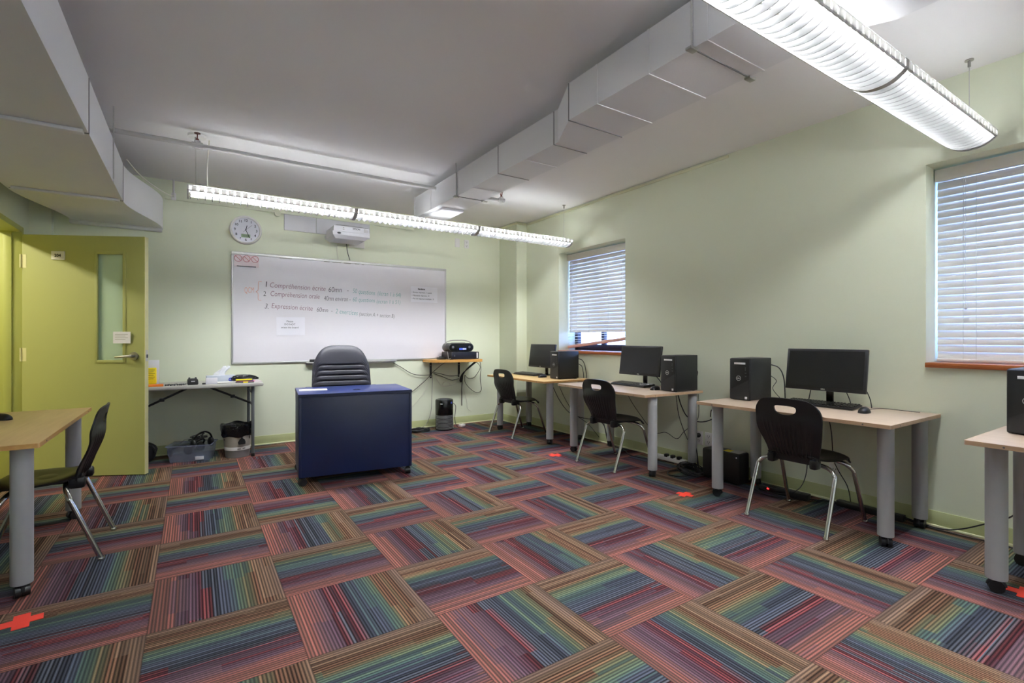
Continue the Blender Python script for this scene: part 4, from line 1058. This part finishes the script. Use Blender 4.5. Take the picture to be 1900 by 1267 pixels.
# things on the floor beneath
tub = thing('storage_tub', 'low milky plastic tub full of headsets on the carpet', 'storage tub', (0.0, 5.575, 0), R(-14))
b = MB(); bt, tp_, hh = (0.155, 0.105), (0.178, 0.125), 0.158
def rect(a, z): return [(-a[0], -a[1], z), (a[0], -a[1], z), (a[0], a[1], z), (-a[0], a[1], z)]
b.ring_loop([rect(bt, 0.002), rect(tp_, hh), rect((tp_[0] + 0.008, tp_[1] + 0.008), hh), rect((tp_[0] + 0.008, tp_[1] + 0.008), hh - 0.008), rect((tp_[0] - 0.004, tp_[1] - 0.004), hh - 0.003), rect((bt[0] - 0.004, bt[1] - 0.004), 0.006)], False)
bm = b.bm; bm.verts.ensure_lookup_table(); bm.faces.new([bm.verts[i] for i in (3, 2, 1, 0)]); bm.faces.new([bm.verts[i] for i in (20, 21, 22, 23)])
b.build('tub', M['tubbox'], tub)
MB().span((0.05, -0.121, 0.02), (0.12, -0.111, 0.05), 0.001).build('label_card', M['label'], tub)
random.seed(11)
def headset(label, loc, rz, tilt):
    r = thing('headset', label, 'headset', loc, rz, 'black headsets in the plastic tub')
    mx = rotx(tilt)
    b = MB(); b.tube([(0.085 * cos(pi * q / 14), 0, 0.02 + 0.105 * sin(pi * q / 14)) for q in range(15)], 0.008, 8, 0, mx); b.build('headband', M['blackgl'], r)
    for s in (-1, 1):
        MB().ell((s * 0.078, 0, 0.012), (0.024, 0.045, 0.047), 14, 10, mx).build('ear_cup', M['black'], r)
    return r
headset('black headset standing highest at the right of the plastic tub', (0.075, 5.545, 0.145), 0.4, 0.3)
headset('black headset leaning in the middle of the plastic tub', (0.01, 5.57, 0.10), 0.9, 0.7)
headset('black headset lying low at the left of the plastic tub', (-0.10, 5.60, 0.085), 0.2, 1.0)
b = MB(); P = []
for q in range(70):
    a = q * 0.55; P.append((0.055 * cos(a) * (1 + 0.3 * sin(q * 0.31)) + random.uniform(-.008, .008), 0.04 * sin(a) + random.uniform(-.008, .008), 0.02 + 0.045 * sin(a * 0.23) ** 2 + 0.03 * (cos(a) * 0.5 + 0.5)))
b.tube(P, 0.0035, 6, 3)
cb = b.build('cable_coil', M['cord']); cb.location = (0.045, 5.565, 0.15); tag(cb, 'looped black headset cords heaped on top of the plastic tub', 'cable')
lc = MB().tube([(0.02, 5.55, 0.17), (-0.01, 5.54, 0.20), (-0.06, 5.545, 0.20), (-0.1, 5.56, 0.165)], 0.002, 6, 6).build('cable', M['cord']); tag(lc, 'single thin black cord arching over the left half of the tub', 'cable')

bn = thing('waste_bin', 'two tone grey waste bin lined with a black bag under the grey table', 'waste bin', (0.37, 5.505, 0))
b = MB(); b.lathe([(0.10, 0.0), (0.104, 0.004), (0.110, 0.07), (0.111, 0.072)], (0, 0, 0), 36); b.build('base', M['bing'], bn)
MB().lathe([(0.1115, 0.072), (0.1145, 0.104), (0.114, 0.105)], (0, 0, 0), 36, None, False, False).build('white_band', M['white'], bn)
MB().lathe([(0.113, 0.105), (0.128, 0.24), (0.128, 0.242)], (0, 0, 0), 36, None, False, False).build('bin_wall', M['binw'], bn)
b = MB(); b.box((0.0, -0.1165, 0.088), (0.03, 0.006, 0.006), 0, rotz(0.05)); b.box((0.0, -0.1165, 0.09), (0.022, 0.006, 0.005), 0, rotz(0.42)); b.build('lettering_marks', M['dgrey'], bn)
b = MB()
poly = [(-0.03, -0.032), (0.03, -0.034), (0.034, -0.012), (0.026, 0.012), (0.008, 0.026), (0.01, 0.036), (-0.006, 0.036), (-0.004, 0.026), (-0.022, 0.012), (-0.034, -0.01)]
b.prism(poly, 0.0, 0.003, rotz(0.22) @ T(0, -0.1235, 0.165) @ rotx(pi / 2 - 0.1)); b.build('bag_symbol', M['black'], bn)
b = MB(); seg = 48; rows = []
for z, r_, am in ((0.205, 0.128, 0.003), (0.225, 0.137, 0.006), (0.27, 0.140, 0.006), (0.305, 0.143, 0.004), (0.318, 0.142, 0.003), (0.316, 0.136, 0.004), (0.27, 0.128, 0.006), (0.18, 0.115, 0.008), (0.1, 0.09, 0.006)):
    rows.append([((r_ + am * sin(9 * 2 * pi * k / seg + z * 40) + am * 0.6 * sin(17 * 2 * pi * k / seg)) * cos(2 * pi * k / seg), (r_ + am * sin(9 * 2 * pi * k / seg + z * 40)) * sin(2 * pi * k / seg), z + 0.008 * sin(5 * 2 * pi * k / seg) * (1 if z < 0.21 or z > 0.3 else 0.3)) for k in range(seg)])
b.ring_loop(rows, False); vs_ = list(b.bm.verts)[-seg:]; b.bm.faces.new(vs_); b.build('bin_bag', M['bag'], bn, ang=80)
bg = thing('backpack', 'black bag on the floor half hidden behind the green door edge', 'bag', (-0.40, 5.66, 0))
b = MB(); b.ell((0, 0, 0.10), (0.125, 0.09, 0.098), 20, 14)
for v in b.bm.verts:
    v.co += Vector((sin(v.co.z * 60), cos(v.co.x * 50), sin(v.co.y * 70))) * 0.006; v.co.z = max(v.co.z, 0.002)
b.build('body', M['fabric'], bg); MB().tube([(0.04, -0.06, 0.18), (0.09, -0.07, 0.16), (0.115, -0.06, 0.09)], 0.006, 8, 6).build('strap', M['black'], bg)

# ------------------------------------------------------------------ corner shelf with audio gear
sh = thing('wall_shelf', 'pine wall shelf with rounded corner on black brackets right of the whiteboard', 'shelf', (0, 0, 0.85))
poly = [(2.49, YB), (3.17, YB), (3.17, 5.57)] + [(2.80 + 0.31 * cos(a) * 1.0, 5.57 + 0.20 * (1 - sin(a))) for a in [pi / 2 + q * (pi / 2) / 10 for q in range(11)]]
MB().prism(poly, 0, 0.034, None).build('board', M['shelfw'], sh)
for x in (2.60, 3.01):
    b = MB(); b.span((x - 0.013, YB - 0.006, -0.215), (x + 0.013, YB, -0.002)); b.span((x - 0.013, YB - 0.24, -0.008), (x + 0.013, YB, -0.0))
    br = b.build('bracket', M['black'], sh); b = MB()
    for z in (-0.19, -0.05): b.cyl((x, YB - 0.008, z), (x, YB - 0.0055, z), 0.005, None, 10)
    b.build('screw', M['alu'], br)
SZ = 0.884
dv = thing('desktop_computer', 'flat black desktop computer lying on the pine wall shelf under the radio', 'computer', (2.745, 5.60, SZ))
MB().span((0, 0.012, 0.004), (0.39, 0.30, 0.096), 0.003).build('case', M['case'], dv)
MB().span((0.0, 0.0, 0.004), (0.39, 0.012, 0.096), 0.003).build('front_panel', mat('dark_blue_black_front', (20, 24, 40), 0.4), dv)
MB().span((0.355, -0.0015, 0.016), (0.375, 0.0, 0.085)).build('white_sticker', M['label'], dv)
MB().span((0.03, -0.0015, 0.035), (0.045, 0.0, 0.06)).build('power_button', M['dgrey'], dv)
b = MB()
for x in (0.03, 0.36): b.box((x, 0.15, 0.002), (0.03, 0.2, 0.004))
b.build('foot', M['black'], dv)
rd = thing('portable_radio', 'rounded black portable radio with carrying handle, on top of the desktop computer', 'radio', (2.885, 5.70, SZ + 0.096))
def stad(w_, h_, n=10): return [(w_ - h_ + h_ * cos(a), h_ * sin(a)) for a in [-pi / 2 + pi * q / n for q in range(n + 1)]] + [(-w_ + h_ + h_ * cos(a), h_ * sin(a)) for a in [pi / 2 + pi * q / n for q in range(n + 1)]]
b = MB(); b.ring_loop([[(x, y, z + 0.058) for x, z in stad(a, h)] for y, a, h in ((-0.085, 0.165, 0.045), (-0.075, 0.185, 0.053), (-0.03, 0.20, 0.057), (0.06, 0.20, 0.057), (0.085, 0.185, 0.05))])
b.build('body', mat('grey_black_radio_body', (62, 62, 60), 0.35), rd)
b = MB(); b.ring_loop([[(x, y, z + 0.058) for x, z in stad(0.168, 0.046)] for y in (-0.09, -0.083)]); fp = b.build('front_panel', M['blackgl'], rd)
MB().span((-0.03, -0.0915, 0.028), (0.07, -0.0895, 0.048), 0.0005).build('display', mat('blue_display', (50, 70, 170), 0.3, emit=(70, 90, 230), strength=0.6), rd)
MB().span((0.018, -0.0925, 0.030), (0.068, -0.091, 0.046)).build('display_digits', M['label'], rd)
b = MB()
for s in (-0.12, 0.115): b.cyl((s, -0.094, 0.062), (s, -0.089, 0.062), 0.016, None, 18)
b.build('knob', M['dgrey'], rd)
MB().tube([(-0.19, 0, 0.07), (-0.175, -0.0, 0.12), (-0.10, 0, 0.146), (0.0, 0, 0.15), (0.10, 0, 0.146), (0.175, 0, 0.12), (0.19, 0, 0.07)], 0.006, 8, 5).build('handle', M['grey'], rd)
MB().box((0, 0.0, 0.113), (0.16, 0.09, 0.012), 0.004).build('top_deck', M['black'], rd)
b = MB(); b.box((0, 0, 0.014), (0.10, 0.08, 0.028), 0.006); b.tube([(-0.03, 0, 0.028), (-0.02, 0, 0.036), (0.03, 0.0, 0.034)], 0.006, 8, 3)
ad = b.build('adapter', M['black']); ad.location = (2.665, 5.74, SZ); tag(ad, 'small black adapter on the shelf left of the desktop computer', 'adapter')

ap = thing('air_purifier', 'black cylindrical air purifier with slotted lower half by the back wall', 'air purifier', (2.675, 5.675, 0))
b = MB(); b.lathe([(0.105, 0.0), (0.112, 0.006), (0.112, 0.20), (0.113, 0.202), (0.113, 0.37), (0.105, 0.383), (0.085, 0.386), (0.06, 0.378)], (0, 0, 0), 40); b.build('body', M['blackgl'], ap)
b = MB()
for q in range(11): b.tube([(0.1135 * cos(a), 0.1135 * sin(a), 0.022 + q * 0.016) for a in [-pi * 0.98 + pi * 1.25 * k / 24 for k in range(25)]], 0.0048, 6)
b.build('grille_rings', mat('reflection_pale_rings', (150, 150, 155), 0.3, 0.6), ap)  # pale grey because the bright reflections are put into the ring colour
MB().lathe([(0.06, 0.379), (0.055, 0.384), (0.02, 0.386)], (0, 0, 0), 30).build('top_vent', M['dgrey'], ap)
b = MB(); b.box((0, -0.1145, 0.335), (0.03, 0.002, 0.006), 0, rotz(-0.75)); b.build('lettering', M['label'], ap)
MB().box((0, -0.1145, 0.345), (0.02, 0.003, 0.022), 0, rotz(0.45)).build('blue_tag', M['blueink'], ap)

# ------------------------------------------------------------------ power unit and strips under the tables
ups = thing('power_unit', 'black box shaped power unit on the floor by the right wall', 'power supply', (3.66, 2.40, 0), 0.03)
MB().span((-0.09, -0.165, 0.004), (0.06, 0.165, 0.245), 0.018).build('case', M['black'], ups)
b = MB(); b.span((-0.07, -0.15, 0.244), (0.04, -0.03, 0.2475), 0.001); b.build('silver_top_label', M['alu'], ups)
MB().span((-0.07, -0.07, 0.247), (0.0, -0.015, 0.2485)).build('yellow_label', M['yellow'], ups)
MB().cyl((-0.088, -0.14, 0.215), (-0.0915, -0.14, 0.215), 0.006, None, 12).build('indicator', M['label'], ups)
b = MB()
for y in (-0.12, 0.12): b.box((-0.015, y, 0.004), (0.12, 0.03, 0.008))
b.build('foot', M['black'], ups)
s1 = thing('power_strip', 'black power strip with a lit red switch behind the near chair', 'power strip', (3.655, 1.93, 0), 0.06)
MB().span((-0.035, -0.17, 0), (0.035, 0.17, 0.045), 0.006).build('body', M['black'], s1); MB().box((-0.036, 0.10, 0.028), (0.004, 0.014, 0.010), 0.001).build('red_switch', M['glow'], s1)
for y in (-0.12, -0.06, 0.0): MB().cyl((0, y, 0.044), (0, y, 0.0465), 0.016, None, 14).build('socket', M['bezel'], s1)
s2 = thing('power_strip', 'long black power strip lying along the base of the right wall', 'power strip', (3.745, 1.42, 0), 0.02)
MB().span((-0.025, -0.19, 0), (0.025, 0.19, 0.04), 0.005).build('body', M['black'], s2)
for y in (-0.13, -0.07, -0.01, 0.05): MB().box((0, y, 0.0405), (0.03, 0.03, 0.002)).build('socket', M['bezel'], s2)
s3 = thing('power_strip', 'white power strip on the floor under the table below the crooked blind', 'power strip', (3.765, 3.06, 0), 0.02)
MB().span((-0.026, -0.18, 0), (0.026, 0.18, 0.042), 0.006).build('body', M['white'], s3)
for y in (-0.12, -0.05, 0.02): MB().box((-0.01, y, 0.05), (0.04, 0.035, 0.03), 0.006).build('plugged_adapter', M['black'], s3)

# ------------------------------------------------------------------ cables
def cable(pts, label, m='cord', r=0.0035, sm=7, nm='cable'):
    o = MB().tube(pts, r, 8, sm).build(nm, M[m], ang=80); tag(o, label, 'cable'); return o
yw = YB - 0.012
# shelf cables on the back wall
cable([(2.05, yw, 0.875), (2.18, yw - .01, 0.80), (2.35, yw - .02, 0.70), (2.56, yw - .02, 0.68), (2.62, yw - .03, 0.72), (2.72, yw - .04, 0.80), (2.80, yw - .05, 0.845)], 'dark cable sagging from the whiteboard tray to the left shelf bracket')
cable([(2.62, yw - .03, 0.71), (2.72, yw - .03, 0.69), (2.86, yw - .03, 0.655), (2.98, yw - .03, 0.66)], 'dark cable strung between the two shelf brackets, upper strand')
cable([(2.62, yw - .03, 0.70), (2.75, yw - .03, 0.65), (2.88, yw - .03, 0.60), (2.99, yw - .03, 0.615)], 'dark cable strung between the two shelf brackets, lower strand')
cable([(2.60, yw - .03, 0.70), (2.50, yw - .02, 0.60), (2.30, yw - .01, 0.45), (2.05, yw, 0.30)], 'dark cable running down left from the left bracket behind the desk')
cable([(2.61, yw - .03, 0.68), (2.60, yw - .03, 0.45), (2.58, yw - .05, 0.22), (2.50, yw - .08, 0.06), (2.38, yw - .12, 0.012), (2.28, yw - .14, 0.006)], 'grey cable hanging from the left bracket down to the carpet', 'greycord')
cable([(2.58, yw - .02, 0.68), (2.52, yw - .02, 0.5), (2.42, yw - .01, 0.36), (2.34, yw, 0.28)], 'pale cord slanting down the wall left of the air purifier', 'whitecord', 0.0028)
cable([(2.64, yw - .02, 0.69), (2.70, yw - .02, 0.58), (2.76, yw - .02, 0.52), (2.86, yw - .02, 0.53), (2.84, yw - .02, 0.57), (2.78, yw - .02, 0.575), (2.76, yw - .02, 0.53), (2.9, yw - .02, 0.53), (2.98, yw - .02, 0.58), (3.01, yw - .03, 0.70)], 'pale looped cord hanging between the shelf brackets', 'whitecord', 0.003)
b = MB()
for q in range(5): b.tube([(3.16 - q * 0.008, 5.70, 0.845), (3.10 - q * 0.01, 5.78, 0.77 - q * 0.004), (3.03 + q * 0.004, 5.86, 0.68), (3.0 + 0.006 * q, 5.88, 0.60 + q * 0.006), (3.02 + q * 0.004, 5.885, 0.57), (3.035, 5.885, 0.63)], 0.006, 8, 6)
o = b.build('cable_bundle', M['cord'], ang=80); tag(o, 'thick tied bundle of black cables under the right of the shelf', 'cable')
cable([(3.05, yw - .03, 0.66), (3.045, yw - .01, 0.5), (3.05, yw, 0.33), (3.05, yw, 0.245)], 'black cord hanging straight down below the tied bundle', 'cord', 0.006)
cable([(3.08, yw - .03, 0.68), (3.07, yw - .01, 0.5), (3.12, yw, 0.32), (3.14, yw, 0.2), (3.20, yw, 0.16)], 'pale cord end curling near the floor right of the purifier', 'whitecord', 0.0028)
cable([(3.08, yw - .03, 0.66), (3.13, yw - .02, 0.615), (3.20, yw - .02, 0.61), (3.26, yw - .02, 0.65), (3.28, 5.82, 0.76), (3.16, 5.70, 0.835)], 'short cord loop hanging at the right side of the shelf')
cable([(3.08, yw - .03, 0.66), (3.09, yw - .02, 0.56), (3.17, yw - .01, 0.47), (3.27, yw - .01, 0.41), (3.345, yw - .01, 0.44), (3.33, yw - .01, 0.6), (3.28, 5.80, 0.75), (3.185, 5.66, 0.85)], 'long cord loop hanging lowest at the right of the shelf')
cable([(2.82, 5.74, 0.90), (2.72, 5.60, 0.90), (2.69, 5.58, 0.895), (2.70, 5.62, 0.94), (2.72, 5.69, 1.04)], 'pale cord draped from the radio down to the shelf', 'greycord', 0.003)
P = []
random.seed(5)
for q in range(60): P.append((2.33 + (0.13 + 0.03 * sin(q * 0.7)) * cos(q * 0.62), 5.70 + (0.075 + 0.02 * sin(q * .9)) * sin(q * 0.62), 0.006 + 0.02 * (q / 60) + 0.008 * (sin(q * 1.7) + 1)))
cable(P, 'black cable coil on the carpet left of the air purifier', 'cord', 0.006, 3)
cable([(2.79, 5.68, 0.33), (2.83, 5.66, 0.28), (2.82, 5.67, 0.12), (2.84, 5.62, 0.02), (2.93, 5.60, 0.008)], 'black cord trailing down the right side of the air purifier', 'cord', 0.0035)
wa = MB().box((0, 0, 0.015), (0.09, 0.05, 0.03), 0.008).build('white_adapter', M['white'], None, (2.96, 5.74, 0.0), (0, 0, 0.4)); tag(wa, 'small white adapter on the carpet right of the air purifier', 'adapter')
# corner table
xw = XR - 0.015
for i, (dy, dz, lab) in enumerate(((0, 0, 'black cable looping out behind the corner tower, outermost'), (0.05, -0.05, 'black cable looping out behind the corner tower, inner one'))):
    cable([(3.73, 4.36 + dy, 0.92 + dz), (3.775, 4.30 + dy, 0.90 + dz), (3.79, 4.26 + dy, 0.80), (3.785, 4.24 + dy, 0.6), (3.77, 4.3 + dy, 0.45)], lab, 'cord', 0.004)
cable([(3.5, 4.55, 0.67), (3.55, 4.45, 0.45), (3.6, 4.3, 0.30), (3.68, 4.1, 0.26), (3.74, 3.96, 0.27)], 'black cable drooping below the corner table toward the next table', 'cord', 0.004)
cable([(3.56, 4.50, 0.67), (3.60, 4.42, 0.48), (3.64, 4.28, 0.30), (3.70, 4.12, 0.20), (3.76, 4.0, 0.06)], 'thin black cable dropping below the corner table to the floor', 'cord', 0.0028)
# table under the crooked blind
for q, lab in enumerate(('thick black cable hanging at the gap between the two far tables, straight one', 'black cable hanging at the gap between the two far tables, bowed one')):
    cable([(3.76, 4.12 - q * .05, 0.70), (3.77, 4.08 - q * .02, 0.5), (3.75 - q * .04, 3.97 + q * .03, 0.35 - q * .05), (3.74, 3.9, 0.2), (3.72, 3.82, 0.01)], lab, 'cord', 0.0045)
cable([(3.70, 3.55, 0.67), (3.72, 3.52, 0.55), (3.74, 3.38, 0.38), (3.77, 3.24, 0.24), (3.77, 3.1, 0.26), (3.775, 2.98, 0.22), (3.775, 2.9, 0.30), (3.77, 2.75, 0.44), (3.76, 2.74, 0.66)], 'thin zigzag black cable on the wall under the table with the crooked blind', 'cord', 0.0028)
cable([(3.62, 2.85, 0.67), (3.66, 2.84, 0.55), (3.70, 2.80, 0.45), (3.74, 2.70, 0.42), (3.775, 2.60, 0.46), (3.78, 2.58, 0.52), (3.78, 2.62, 0.53), (3.78, 2.63, 0.47)], 'black cable making a loop on the wall behind a grey table leg', 'cord', 0.0045)
cable([(3.62, 2.87, 0.67), (3.68, 2.88, 0.45), (3.74, 2.84, 0.25), (3.76, 2.76, 0.12), (3.72, 2.72, 0.015)], 'thin black cable falling to the heap of cords by the power unit', 'cord', 0.003)
cable([(3.79, 2.775, 0.275), (3.73, 2.74, 0.23), (3.70, 2.70, 0.10), (3.66, 2.66, 0.012)], 'plug lead falling from the wall socket behind the grey table leg', 'cord', 0.004)
P = []
for q in range(80): P.append((3.60 + 0.085 * cos(q * 0.7) * (1 + 0.4 * sin(q * .23)), 2.70 + 0.12 * sin(q * 0.7 + .4) * (1 + 0.35 * cos(q * .31)), 0.008 + 0.05 * abs(sin(q * 0.37)) * (q / 80)))
cable(P, 'heap of black cords on the carpet left of the power unit', 'cord', 0.005, 3, 'cable_heap')
cable([(3.62, 2.75, 0.006), (3.45, 2.80, 0.006), (3.36, 2.73, 0.006), (3.42, 2.64, 0.006), (3.56, 2.63, 0.012), (3.62, 2.68, 0.03)], 'black cord loop reaching out over the carpet by the power unit', 'cord', 0.0045)
cable([(3.76, 2.89, 0.03), (3.74, 2.80, 0.06), (3.70, 2.75, 0.04), (3.68, 2.72, 0.01)], 'short white lead from the white power strip', 'whitecord', 0.004)
cable([(3.74, 3.86, 0.008), (3.72, 3.6, 0.007), (3.60, 3.38, 0.006), (3.66, 3.15, 0.006), (3.70, 2.95, 0.008)], 'black cord lying on the carpet under the crooked blind table', 'cord', 0.004)
cable([(3.735, 2.77, 0.9), (3.765, 2.75, 0.86), (3.76, 2.76, 0.8), (3.735, 2.77, 0.79)], 'small black lead at the back of the tower under the crooked blind', 'cord', 0.004)
# table with the widescreen monitor
cable([(3.705, 2.07, 0.955), (3.75, 2.02, 0.93), (3.765, 1.99, 0.85), (3.765, 1.98, 0.70)], 'thick black cable arching down behind the tower beside the widescreen monitor', 'cord', 0.004)
cable([(3.705, 2.06, 0.87), (3.735, 2.03, 0.83), (3.72, 2.05, 0.77), (3.75, 2.01, 0.70)], 'thin black cable arching low behind the tower beside the widescreen monitor', 'cord', 0.0025)
cable([(3.70, 1.75, 0.85), (3.73, 1.78, 0.78), (3.74, 1.80, 0.70)], 'short black cable slanting left below the widescreen monitor', 'cord', 0.0035)
cable([(3.70, 1.55, 0.82), (3.72, 1.53, 0.75), (3.73, 1.52, 0.70)], 'short black cable right of the neck of the widescreen monitor', 'cord', 0.003)
cable([(3.68, 1.42, 0.83), (3.70, 1.40, 0.76), (3.70, 1.39, 0.70)], 'short black cable below the right corner of the widescreen monitor', 'cord', 0.003)
cable([(3.535, 1.34, 0.712), (3.62, 1.30, 0.715), (3.70, 1.22, 0.705), (3.74, 1.15, 0.70)], 'thin mouse cord curving to the wall beside the widescreen monitor', 'cord', 0.002)
cable([(3.66, 1.64, 0.67), (3.70, 1.63, 0.5), (3.72, 1.62, 0.3), (3.74, 1.55, 0.15), (3.745, 1.53, 0.045)], 'thin black cable dropping from the near table to the long power strip', 'cord', 0.003)
cable([(3.62, 2.02, 0.67), (3.70, 2.08, 0.52), (3.74, 2.15, 0.42), (3.77, 2.2, 0.33)], 'black cable slanting behind the near table leg by the power unit', 'cord', 0.004)
cable([(3.66, 1.80, 0.44), (3.68, 1.78, 0.25), (3.64, 1.80, 0.10), (3.60, 1.88, 0.03), (3.57, 2.0, 0.02), (3.58, 2.1, 0.04)], 'black cable hanging behind the near chair to the red switch strip', 'cord', 0.0035)
cable([(3.60, 2.12, 0.008), (3.52, 2.0, 0.008), (3.56, 1.86, 0.008), (3.68, 1.76, 0.008), (3.74, 1.62, 0.02)], 'black cord on the carpet beside the red switch strip', 'cord', 0.0045)
cable([(3.755, 1.24, 0.02), (3.74, 1.10, 0.01), (3.74, 0.95, 0.01), (3.76, 0.8, 0.009), (3.72, 0.6, 0.008)], 'black cord lying along the baseboard toward the right edge', 'cord', 0.004)
cable([(3.75, 1.24, 0.03), (3.755, 1.08, 0.012), (3.775, 0.98, 0.03), (3.785, 0.86, 0.10), (3.775, 0.76, 0.17), (3.76, 0.66, 0.30), (3.74, 0.6, 0.42)], 'black cord rising from the floor to the table at the right edge', 'cord', 0.004)
# corner monitor etc.
cable([(3.64, 4.74, 0.82), (3.665, 4.70, 0.74), (3.66, 4.68, 0.70)], 'short black cable behind the corner monitor', 'cord', 0.003)
cable([(3.69, 3.18, 0.82), (3.71, 3.12, 0.75), (3.70, 3.08, 0.70)], 'black cable slanting right of the neck of the monitor under the crooked blind', 'cord', 0.004)

# ------------------------------------------------------------------ red tape crosses on the carpet
def cross(label, x, y, rz, s=1.0):
    r = MB()
    L_, w_ = 0.066 * s, 0.026 * s
    poly = [(-w_, -L_), (w_, -L_), (w_, -w_), (L_, -w_), (L_, w_), (w_, w_), (w_, L_), (-w_, L_), (-w_, w_), (-L_, w_), (-L_, -w_), (-w_, -w_)]
    o = r.prism(poly, 0.0003, 0.0022).build('tape_cross', M['red'], None, (x, y, 0), (0, 0, rz))
    tag(o, label, 'tape mark', 'red tape crosses on the carpet')
cross('red tape cross on the carpet at the lower left, before the maple table', -0.585, 2.765, 0.15)
cross('red tape cross on the carpet in front of the two far tables', 3.0, 3.82, 0.2)
cross('red tape cross on the carpet left of the table leg by the power unit', 3.05, 2.335, 0.2, 0.9)
cross('red tape cross cut by the right edge of the photo beside a caster', 3.16, 0.585, 0.1)
